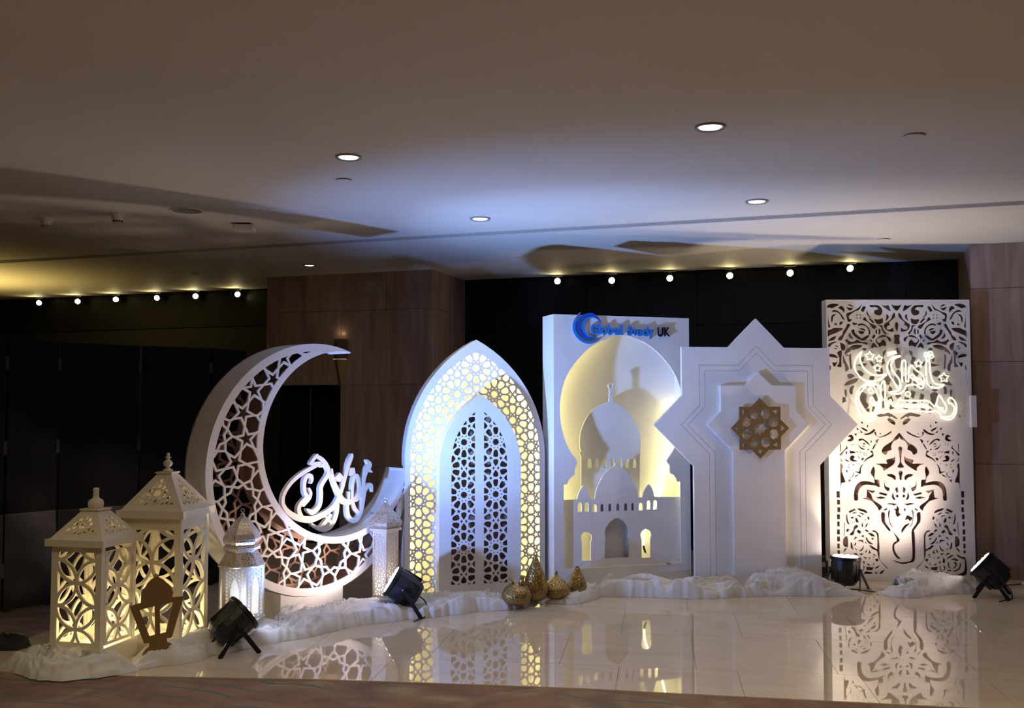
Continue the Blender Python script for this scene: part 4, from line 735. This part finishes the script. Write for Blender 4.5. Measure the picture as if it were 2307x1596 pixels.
# ------------------------------------------------------------------ square cream lanterns
def petals(w, z0, z1, c0):
    """interlocking circle tracery for a panel of width w: quarter arcs meeting at nodes on the axis"""
    out = []; r = w / 2; k = -6
    for k in range(-6, 7):
        zc = c0 + k * w
        for cx_, cz_ in ((-r, zc), (r, zc), (0, zc + r)):
            out.append((cx_, cz_, r))
    return out
def ring_polys(cx_, cz_, r, hw, n=40):
    o = circ(cx_, cz_, r + hw, n); i = circ(cx_, cz_, r - hw, n)
    return [('S', [o[k], o[(k + 1) % n], i[(k + 1) % n], i[k]]) for k in range(n)]
def lantern(name, label, loc, rz, s, zb, ze0, ze1, ov, zc, zf, fr_, fin, door, node, roof_in):
    L = tag(empty(name, loc, R(rz)), label, 'lantern', 'square cream lanterns')
    h = s / 2; t = .012
    box('base_plate', -h - .012, -h - .012, 0, h + .012, h + .012, zb, CREAM, L)
    pw = .034
    for sx in (-1, 1):
        for sy in (-1, 1):
            x0 = sx * h if sx < 0 else h - pw; y0 = sy * h if sy < 0 else h - pw
            box('corner_post', x0, y0, zb, x0 + pw, y0 + pw, ze0, CREAM, L)
    wi = s - 2 * pw; top = ze0 - fr_
    for k, rot in enumerate((0, 90, 180, 270)):
        M = Matrix.Rotation(R(rot), 4, 'Z'); yb = -h + .004; isd = door and rot == 90
        iw = wi / 2 - (.022 if isd else .006)
        z0_, z1_ = (zb + .012, ze0 - .03) if isd else (zb, ze0)
        hz0, hz1 = zb + .03, top
        rg = []
        wn = 2 * iw + .012
        for cx_, cz_, r in petals(wn, hz0, hz1, node): 
            if hz0 - r < cz_ < hz1 + r: rg += ring_polys(cx_, cz_, r, .0095)
        plate('door' if isd else 'lattice_panel', [('O', [(-wi / 2 + (.004 if isd else 0), z0_), (wi / 2 - (.004 if isd else 0), z0_), (wi / 2 - (.004 if isd else 0), z1_), (-wi / 2 + (.004 if isd else 0), z1_)]), ('H', [(-iw, hz0), (iw, hz0), (iw, hz1), (-iw, hz1)])] + rg, LAT, yb - (.004 if isd else 0), yb + t, CREAM, L, M)
        if isd:
            for z in (zb + .16, ze0 - .14): MB().box(wi / 2 - .006, yb - .012, z, wi / 2 + .006, yb - .003, z + .05).build('hinge', SWITCH_W, L, False, M)
            MB().lathe([(.004, 0), (.008, .006), (.009, .012), (.004, .016)], 12, M @ Matrix.Translation((-wi / 2 + .012, yb - .003, (zb + ze0) / 2 - .04)) @ Matrix.Rotation(R(90), 4, 'X')).build('knob', CREAM, L, True)
    e = h + ov
    g_ = h - .03
    MB().box(-e, -e, ze0, e, -g_, ze1).box(-e, g_, ze0, e, e, ze1).box(-e, -g_, ze0, -g_, g_, ze1).box(g_, -g_, ze0, e, g_, ze1).build('eave_slab', CREAM, L)
    # pierced hipped roof: four trapezoid leaves
    hb, ht = e - .018, roof_in; zr = zc
    dz = zr - ze1; run = hb - ht; sl = math.hypot(dz, run)
    for rot in (0, 90, 180, 270):
        up = Vector((0, run / sl, dz / sl)); nr = Vector((0, -dz / sl, run / sl))
        M = Matrix.Rotation(R(rot), 4, 'Z') @ Matrix(((1, -nr.x, up.x, 0), (0, -nr.y, up.y, -hb), (0, -nr.z, up.z, ze1), (0, 0, 0, 1)))
        q = lambda m_: [(-hb + m_ * 1.75, m_), (hb - m_ * 1.75, m_), (ht * .3 + .004, sl - m_ * .9), (-ht * .3 - .004, sl - m_ * .9)]
        O_ = [(-hb, 0), (hb, 0), (ht, sl), (-ht, sl)]; Hh = q(.038)
        sg_ = girih((0, sl * .46), 90, .072, .44, .36, .6, pip(Hh), 5)
        plate('roof_leaf', [('O', O_), ('H', Hh)] + straps(sg_, .0042), LAT, 0, .006, CREAM, L, M)
    box('roof_cap', -ht - .012, -ht - .012, zr - .002, ht + .012, ht + .012, zr + .008, CREAM, L)
    MB().lathe([(r, z + zr + .008) for r, z in fin], 24).build('finial', CREAM, L, True)
    MB().lathe([(.002, zb + .070), (.014, zb + .065), (.020, zb + .05), (.016, zb + .032), (.010, zb + .02)][::-1], 16, Matrix.Translation((h * .42, -h * .1, 0))).build('bulb', BULB, L, True)
    wire = [(h * .42 * math.cos(a) * (1 - a * .03), h * .7 * math.sin(a * 1.3), zb + .006 + .01 * abs(math.sin(a * 2.2))) for a in [i * .35 for i in range(22)]]
    MB().tube(wire, .0016, 5).build('fairy_wire', CHROME, L)
    p = Matrix.Translation(loc) @ Matrix.Rotation(R(rz), 4, 'Z') @ Vector((h * .1, 0, zb + .16))
    point('lantern_glow', p, 1.6 * (s / .355) ** 2, (1.0, .80, .45), .03)
    return L
lantern('square_lantern', 'smaller cream square lantern with a hinged side door at the front left', (-4.257, 4.914, 0), 5, .334, .110, .692, .732, .028, .891, 1.01, .033,
        [(.042, 0), (.044, .012), (.046, .03), (.040, .047), (.026, .055), (.018, .062), (.017, .082), (.019, .086), (.014, .090), (.018, .104), (.018, .116), (.012, .121), (.002, .122)], True, .214, .052)
lantern('square_lantern', 'larger cream square lantern behind the gold flat lantern shape', (-4.085, 5.355, 0), 10, .383, .065, .818, .865, .029, 1.084, 1.19, .073,
        [(.034, 0), (.030, .012), (.012, .022), (.010, .026), (.024, .038), (.030, .052), (.024, .066), (.010, .078), (.009, .084), (.019, .089), (.019, .092), (.008, .097), (.011, .106), (.011, .116), (.002, .120)], False, .546, .044)
# flat gold lantern shape
gl = tag(empty('gold_lantern_cutout', (-3.834, 4.945, .035), R(48)), 'flat gold lantern silhouette leaning in front of the larger cream lantern', 'ornament')
k_ = .000345
def gp(t): return [((x - 490) * k_ * 1.02, (1500 - y) * k_) for x, y in t]
go = gp([(65, 585), (245, 545), (245, 390), (262, 330), (310, 290), (345, 225), (400, 170), (445, 140), (445, 100), (480, 80), (515, 100), (520, 140), (590, 180), (640, 235), (690, 280), (725, 320), (738, 390), (745, 500), (930, 500), (745, 1180), (665, 1180), (670, 1240), (730, 1275), (790, 1340), (810, 1400), (810, 1495), (285, 1495), (285, 1400), (330, 1330), (385, 1290), (390, 1225), (305, 1225)])
gh = [('H', gp([(225, 660), (462, 620), (478, 1100), (390, 1120)])), ('H', gp([(542, 605), (755, 580), (650, 1080), (558, 1095)])), ('H', [(gp([(480, 112)])[0][0] + .0045 * math.cos(R(a)), gp([(480, 112)])[0][1] + .0045 * math.sin(R(a))) for a in range(0, 360, 30)])]
plate('silhouette', [('O', go)] + gh, OH, 0, .012, GOLDB, gl)
box('rear_foot', -.08, .012, 0, .08, .07, .012, GOLDB, gl)

# ------------------------------------------------------------------ metal lanterns
hx = tag(empty('hexagonal_lantern', (-3.733, 5.663, 0.02), R(14)), 'silver six sided metal lantern with frosted panes and onion dome', 'lantern')
def hexlathe(prof, n=6, rot=30):
    b = MB(); vs = []
    for r, z in prof:
        for j in range(n): a = R(rot + 360 * j / n); vs.append((r * math.cos(a), r * math.sin(a), z))
    fs = [(i * n + j, i * n + (j + 1) % n, (i + 1) * n + (j + 1) % n, (i + 1) * n + j) for i in range(len(prof) - 1) for j in range(n)]
    return b.add(vs, fs + [tuple(reversed(range(n))), tuple((len(prof) - 1) * n + j for j in range(n))])
hexlathe([(.115, 0), (.120, .012), (.105, .04), (.150, .118)]).build('foot', SILVER, hx)
hexlathe([(.150, .46), (.108, .535), (.104, .545), (.118, .556), (.121, .575), (.112, .588), (.100, .590)]).build('shoulder', PERF, hx)
hexlathe([(.108, .590), (.122, .612), (.124, .632), (.112, .662), (.085, .700), (.055, .735), (.024, .765), (.012, .775)]).build('dome', PERF, hx)
hexlathe([(.152, .452), (.154, .458), (.150, .464)]).build('band', SILVER, hx); hexlathe([(.152, .112), (.154, .118), (.150, .126)]).build('band', SILVER, hx)
MB().lathe([(.004, .772), (.014, .778), (.014, .786), (.006, .792), (.005, .798)], 14).build('knob', SILVER, hx, True)
MB().tube([(.011 * math.cos(a), 0, .808 + .011 * math.sin(a)) for a in [2 * PI * i / 14 for i in range(14)]], .0022, 6, True).build('ring', SILVER, hx)
ri = .150 * math.cos(R(30)); sw = .150
for k in range(6):
    M = Matrix.Rotation(R(60 * k), 4, 'Z'); y0 = -ri
    q = [(-sw / 2, .118), (sw / 2, .118), (sw / 2, .46), (-sw / 2, .46)]; iq = [(-sw / 2 + .016, .135), (sw / 2 - .016, .135), (sw / 2 - .016, .445), (-sw / 2 + .016, .445)]
    wn = lambda e: [(-.030 - e, .155 - e), (.030 + e, .155 - e), (.030 + e, .325), (.024 + e, .325), (.024 + e, .345), (.018 + e, .360), (.012 + e, .372), (0, .402 + e), (-.012 - e, .372), (-.018 - e, .360), (-.024 - e, .345), (-.024 - e, .325), (-.030 - e, .325)]
    plate('pane_frame', [('O', q), ('H', iq)], OH, y0 - .002, y0 + .003, SILVER, hx, M)
    cells = []
    for i in range(6):
        for j in range(15):
            cx_ = -.050 + i * .020; cz_ = .145 + j * .0231 + (.01155 if i % 2 else 0)
            if cz_ < .440: cells.append(('H', circ(cx_, cz_, .0108, 6)))
    plate('tracery', [('O', iq), ('F', wn(.006)), ('W', wn(0))] + cells, lambda t: 'O' in t and 'W' not in t and ('H' not in t or 'F' in t), y0, y0 + .002, SILVER, hx, M)
    plate('frosted_pane', [('O', iq)], OH, y0 + .008, y0 + .010, FROST, hx, M)
MB().lathe([(.010, .13), (.022, .15), (.028, .18), (.020, .21), (.004, .225)], 16).build('bulb', emitter('hex_bulb', (1.0, .93, .78), 3), hx, True)
point('hex_glow', (-3.733, 5.663, .24), 1.0, (1.0, .90, .68), .04)

sv = tag(empty('rectangular_lantern', (-3.257, 6.822, .02), R(-16)), 'tall narrow silver lantern with pierced sides beside the arch', 'lantern')
h = .068
MB().box(-h - .010, -h - .010, 0, h + .010, h + .010, .012).box(-h - .004, -h - .004, .012, h + .004, h + .004, .075).build('foot', PERFG, sv)
for rot in (0, 90, 180, 270):
    M = Matrix.Rotation(R(rot), 4, 'Z')
    plate('side_frame', [('O', [(-h, .075), (h, .075), (h, .56), (-h, .56)]), ('H', [(-h + .013, .09), (h - .013, .09), (h - .013, .545), (-h + .013, .545)])], OH, -h, -h + .003, SILVER, sv, M)
    iq = [(-h + .013, .09), (h - .013, .09), (h - .013, .545), (-h + .013, .545)]
    plate('pierced_sheet', [('O', iq)] + [('H', iq)] + straps(girih((0, .318), 90, .048, .42, .33, .58, pip(iq), 6), .0026), LAT, -h + .001, -h + .002, SILVER, sv, M)
    plate('frosted_sheet', [('O', iq)], OH, -h + .007, -h + .008, FROST, sv, M)
def sqlathe(prof): return hexlathe([(r * 1.414, z) for r, z in prof], 4, 45)
sqlathe([(h + .012, .56), (h + .018, .568), (h + .018, .578), (h + .008, .584)]).build('collar', SILVER, sv)
sqlathe([(h + .008, .584), (h + .018, .600), (h + .020, .625), (h + .006, .655), (.042, .705), (.016, .755), (.008, .766)]).build('dome', PERF, sv)
MB().lathe([(.005, .764), (.013, .772), (.013, .784), (.005, .790)], 14).build('knob', SILVER, sv, True)
MB().tube([(.010 * math.cos(a), 0, .798 + .010 * math.sin(a)) for a in [2 * PI * i / 14 for i in range(14)]], .002, 6, True).build('ring', SILVER, sv)
MB().lathe([(.008, .09), (.018, .11), (.022, .14), (.014, .165), (.004, .175)], 16).build('bulb', emitter('rect_bulb', (1.0, .93, .80), 18), sv, True)
point('rect_glow', (-3.257, 6.822, .2), 1.8, (1.0, .88, .66), .03)

# ------------------------------------------------------------------ stage lights
PL = ['black stage light at the front left, its back to the camera', 'black stage light by the arch with its lit lens facing left', 'black stage light standing upright before the star board, shining up', 'black stage light at the right end, tilted to the left']
LM = [LENS_C, LENS_P, LENS_W, LENS_P]
for i, (p, t) in enumerate(PAR):
    p = Vector(p); ax = (Vector(t) - p).normalized()
    o = tag(empty('stage_light', (p.x, p.y, 0)), PL[i], 'stage light', 'stage lights on the floor')
    q = ax.to_track_quat('Z', 'Y').to_matrix().to_4x4(); M = Matrix.Translation((0, 0, p.z)) @ q
    MB().lathe([(.045, -.125), (.072, -.122), (.092, -.10), (.106, -.05), (.112, .0), (.114, .05), (.114, .085)], 16, M).build('housing', BLACKP, o)
    for a in range(0, 360, 45):
        Mr = M @ Matrix.Rotation(R(a), 4, 'Z')
        MB().box(.095, -.004, -.085, .1165, .004, .06).build('cooling_fin', BLACKP, o, False, Mr)
    b = MB(); b.lathe([(.114, .080), (.124, .084), (.124, .104), (.120, .109), (.108, .109), (.106, .100)], 32, M); b.build('front_ring', BLACKM, o, False)
    pl_ = MB().lathe([(.106, .098), (.106, .106)], 32, M).build('lens_plate', BLACKM, o)
    for rr, n in ((.0, 1), (.042, 6), (.083, 11)):
        for k in range(n):
            a = 2 * PI * k / n
            MB().lathe([(.0175, .106), (.0165, .111), (.009, .115), (.002, .116)], 12, M @ Matrix.Translation((rr * math.cos(a), rr * math.sin(a), 0))).build('lens', LM[i], pl_, True)
    # double yoke: two inverted V stands, one at each side of the can
    side = Vector((0, 0, 1)).cross(ax); side = side.normalized() if side.length > .1 else Vector((1, 0, 0))
    if i == 2: side = Vector((.95, -.3, 0)).normalized()
    fwd = side.cross(Vector((0, 0, 1))).normalized()
    for sd in (1, -1):
        piv = Vector((0, 0, p.z)) + side * sd * .122
        MB().lathe([(.012, -.006), (.016, 0), (.016, .012), (.008, .016)], 14, Matrix.Translation(piv) @ (side * sd).to_track_quat('Z', 'Y').to_matrix().to_4x4()).build('yoke_knob', BLACKM, o)
        for fd in (1, -1):
            ft = side * sd * .150 + fwd * fd * .125
            d = (ft - piv); wv = d.normalized().cross(side).normalized() * .014; tv = side * .003
            A, B = piv, Vector((ft.x, ft.y, .0))
            MB().add([A - wv - tv, A + wv - tv, A + wv + tv, A - wv + tv, B - wv - tv, B + wv - tv, B + wv + tv, B - wv + tv], [(0, 1, 2, 3), (7, 6, 5, 4), (0, 4, 5, 1), (1, 5, 6, 2), (2, 6, 7, 3), (3, 7, 4, 0)]).build('yoke_leg', BLACKM, o)
    bk = Vector((0, 0, p.z)) - ax * .125
    cb = [bk, bk - ax * .05 + Vector((0, 0, -.01)), bk - ax * .07 + side * .05 + Vector((0, 0, -.05)), Vector((bk.x, bk.y, 0)) - Vector((ax.x, ax.y, 0)) * .05 + side * .10 + Vector((0, 0, .008)), side * .24 - Vector((ax.x, ax.y, 0)) * .08 + Vector((0, 0, .006))]
    cb = [Vector((v_.x, v_.y, max(v_.z, .006))) for v_ in cb]
    MB().tube(catmull([tuple(v_) for v_ in cb], 5), .0045, 8).build('power_cable', BLACKM, o)

# ------------------------------------------------------------------ gold vases
def vase(name, label, x, y, z, prof, spouts=()):
    v = tag(empty(name, (x, y, z)), label, 'vase', 'hammered gold vases')
    MB().lathe([(p[0], p[1]) for p in catmull(prof, 4)], 40).build('body', HAMMER, v, True)
    for (sx, sz, tx, tz, r) in spouts:
        MB().tube([(sx, 0, sz), (sx + (tx - sx) * .5, 0, sz + (tz - sz) * .5), (tx, 0, tz)], [r * 1.7, r, r * .95], 16).build('spout', HAMMER, v, True)
    return v
vase('gold_vase', 'round gold vase with two short spouts, frontmost of the four vases', -2.335, 7.150, .03, [(.055, 0), (.095, .012), (.110, .055), (.108, .085), (.088, .120), (.055, .143), (.02, .155)], [(-.035, .135, -.045, .190, .017), (.035, .140, .045, .215, .017)])
vase('gold_vase', 'tallest gold teardrop vase, behind the two spouted vase', -2.245, 7.34, .03, [(.04, 0), (.075, .015), (.096, .07), (.094, .11), (.074, .18), (.045, .255), (.018, .320), (.013, .345)], [])
vase('gold_vase', 'squat gold onion shaped vase, third of the four from the left', -2.118, 7.475, .03, [(.045, 0), (.085, .015), (.105, .06), (.100, .085), (.070, .125), (.035, .155), (.012, .178), (.010, .198)], [(.0, .195, .004, .208, .005)])
vase('gold_vase', 'slim gold teardrop vase at the right end of the vase group', -2.0, 7.66, .03, [(.035, 0), (.062, .012), (.076, .05), (.073, .08), (.054, .13), (.030, .180), (.015, .215), (.014, .222)], [])

# ------------------------------------------------------------------ voile along the foot of the display
def cloth(label, fr, width, hgt, seed, hp=(1, 1)):
    """a long loosely bunched strip of voile: longitudinal folds that wander, split and roll over"""
    f = catmull([(x, y) for x, y in fr], 14); rnd = random.Random(seed)
    ds = [0]
    for a, b in zip(f[:-1], f[1:]): ds.append(ds[-1] + math.dist(a, b))
    L = ds[-1]; ns = max(30, int(L / .009)); nt = 64
    o1_, o2_ = rnd.uniform(0, 50), rnd.uniform(0, 50)
    v = []; fc = []
    N = lambda x, y, z: noise.noise((x, y, z))
    def ridge(n, p): return (1 - min(1, abs(n) * 2.6)) ** p
    def at(s):
        for k in range(len(ds) - 1):
            if ds[k + 1] >= s: break
        t = (s - ds[k]) / max(1e-6, ds[k + 1] - ds[k]); a, b = f[k], f[k + 1]
        d = Vector((b[0] - a[0], b[1] - a[1], 0)).normalized()
        return Vector((a[0] + (b[0] - a[0]) * t, a[1] + (b[1] - a[1]) * t, 0)), Vector((-d.y, d.x, 0)), d
    for i in range(ns + 1):
        s = L * i / ns; p, nv, dv = at(s)
        end = min(1, min(s, L - s) / .14 + .03); end = math.sin(end * PI / 2) ** .8
        q_ = s / L * (len(hp) - 1); k_ = min(len(hp) - 2, int(q_)); hm = hp[k_] + (hp[k_ + 1] - hp[k_]) * (q_ - k_)
        wloc = width * (.62 + .50 * N(s * 2.1, o1_, 0) + .35 * end)
        edge = .05 * N(s * 3.0, o2_, 1) + .03 * N(s * 9, o2_, 4) + .012 * N(s * 24, o2_, 8)
        for j in range(nt + 1):
            t = j / nt; tt = t * wloc; x = s + o1_
            prof = min(1, t / .10) ** .6 * min(1, (1 - t) / .25) ** .8
            tw = tt + .10 * N(x * 2.2, tt * 2.5, o2_) + .05 * N(x * 5.0, tt * 5, o2_ + 40) + .10 * math.sin(x * 2.3 + o2_) * t
            r1 = ridge(N(x * .9, tw * 8, o2_ + 3), 1.2)
            r2 = ridge(N(x * 1.7, tw * 23, o2_ + 9), 1.4)
            r3 = ridge(N(x * 3.2 + tw * 5, tw * 46 - x * 1.5, o2_ + 21), 1.6)
            r4 = ridge(N(x * 3.6 - tw * 14, tw * 8 + x * 2, o1_ + 31), 1.6)
            lump = .5 + .9 * N(x * 2.4, tt * 4.0, o1_ + 7)
            z = hgt * hm * end * prof * max(.05, .22 + .20 * lump + .30 * r1 + .30 * r2 + .18 * r3 + .13 * r4)
            z = max(.004, z)
            lat = .030 * (r1 - .5) * N(x * 3, tw * 6, o1_) * 2 + .006 * N(x * 7, tt * 18, 2)
            q = p + nv * (edge + tt + lat * prof) + dv * (.02 * N(x * 3, tt * 10, 12) * prof)
            v.append((q.x, q.y, z if 0 < j < nt else .002))
    for i in range(ns):
        for j in range(nt):
            a = i * (nt + 1) + j; fc.append((a, a + nt + 1, a + nt + 2, a + 1))
    o = fixn(mesh('voile_drape', v, fc, CLOTH, None, True))
    if sum(p_.normal.z for p_ in o.data.polygons) < 0: o.data.flip_normals()
    return tag(o, label, 'drape', 'white voile along the floor')
cloth('white voile bundle spread in front of the smaller cream lantern', [(-4.66, 4.62), (-4.45, 4.50), (-4.10, 4.50), (-3.92, 4.62), (-3.82, 4.80)], .36, .14, 3)
cloth('white voile heap between the gold flat lantern and the front stage light', [(-3.88, 4.80), (-3.70, 4.95), (-3.62, 5.26), (-3.54, 5.50)], .40, .12, 11)
cloth('white voile heap running past the crescent pedestal', [(-3.60, 5.47), (-3.36, 5.78), (-3.21, 6.17), (-2.99, 6.50), (-2.83, 6.60)], .46, .12, 5)
cloth('white voile heap lying in front of the lit arch', [(-2.90, 6.55), (-2.60, 6.87), (-2.34, 7.13), (-2.22, 7.50)], .40, .12, 8, (1, 1, .8, .5))
cloth('short white voile tail in front of the slim gold vase', [(-2.20, 7.40), (-1.97, 7.40), (-1.80, 7.85)], .28, .13, 17, (.5, .6, 1.2))
cloth('white voile heap at the foot of the mosque board', [(-1.90, 7.78), (-1.34, 7.88), (-1.01, 8.00), (-.70, 8.16)], .34, .15, 23)
cloth('white voile heap at the foot of the star board', [(-.78, 8.20), (-.36, 8.28), (-.02, 8.40), (.14, 8.52)], .34, .17, 31, (1, 1.1, 1.1, .55, .3))
cloth('white voile heap at the foot of the arabesque panel', [(.24, 8.66), (.46, 8.52), (.75, 8.70), (1.04, 8.86)], .42, .15, 41, (.3, .8, 1, 1, .8))

# ------------------------------------------------------------------ odds and ends
o = fixn(mesh('black_cloth_bag', *(lambda P: P)((lambda n, m: ([( -5.02 + .17 * math.cos(a) * math.cos(b) * (1 + .25 * noise.noise((a * 2, b * 2, 1))), 5.02 + .12 * math.sin(a) * math.cos(b), .065 * max(0, math.sin(b)) * (1 + .5 * noise.noise((a * 3, b * 3, 5))) + .001) for b in [PI / 2 * j / m for j in range(m + 1)] for a in [2 * PI * i / n for i in range(n)]], [(j * n + i, j * n + (i + 1) % n, (j + 1) * n + (i + 1) % n, (j + 1) * n + i) for j in range(m) for i in range(n)]))(24, 8)), noisy(mat('black_fabric', (.01, .01, .01), .9), (.006, .006, .007), (.02, .02, .02), 12), None, True))
tag(o, 'crumpled black cloth bag on the dark floor left of the small lantern', 'bag')
cs = tag(empty('equipment_case', (-.22, 9.25, 0), R(20)), 'low black equipment case in the gap between star and arabesque panels', 'case')
box('case_body', -.13, -.10, 0, .13, .10, .13, BLACKP, cs); box('case_lid', -.132, -.102, .132, .132, .102, .16, BLACKP, cs); box('latch', -.02, -.108, .11, .02, -.102, .15, CHROME, cs)
ex = tag(empty('extension_lead', (1.40, 9.33, 0)), 'white cable connector with black lead beside the right stone pillar', 'cable')
MB().tube(catmull([(-.16, -.02, .006), (-.10, .0, .008), (-.04, .01, .014), (.0, .015, .022)], 5), .005, 8).build('lead', BLACKM, ex)
MB().tube([(-.002, .015, .022), (.02, .017, .024), (.06, .02, .026), (.10, .02, .026)], [.008, .017, .019, .017], 12).build('connector', SWITCH_W, ex)
MB().tube(catmull([(.10, .02, .026), (.2, .03, .008), (.4, .0, .006)], 5), .005, 8).build('lead', SWITCH_W, ex)
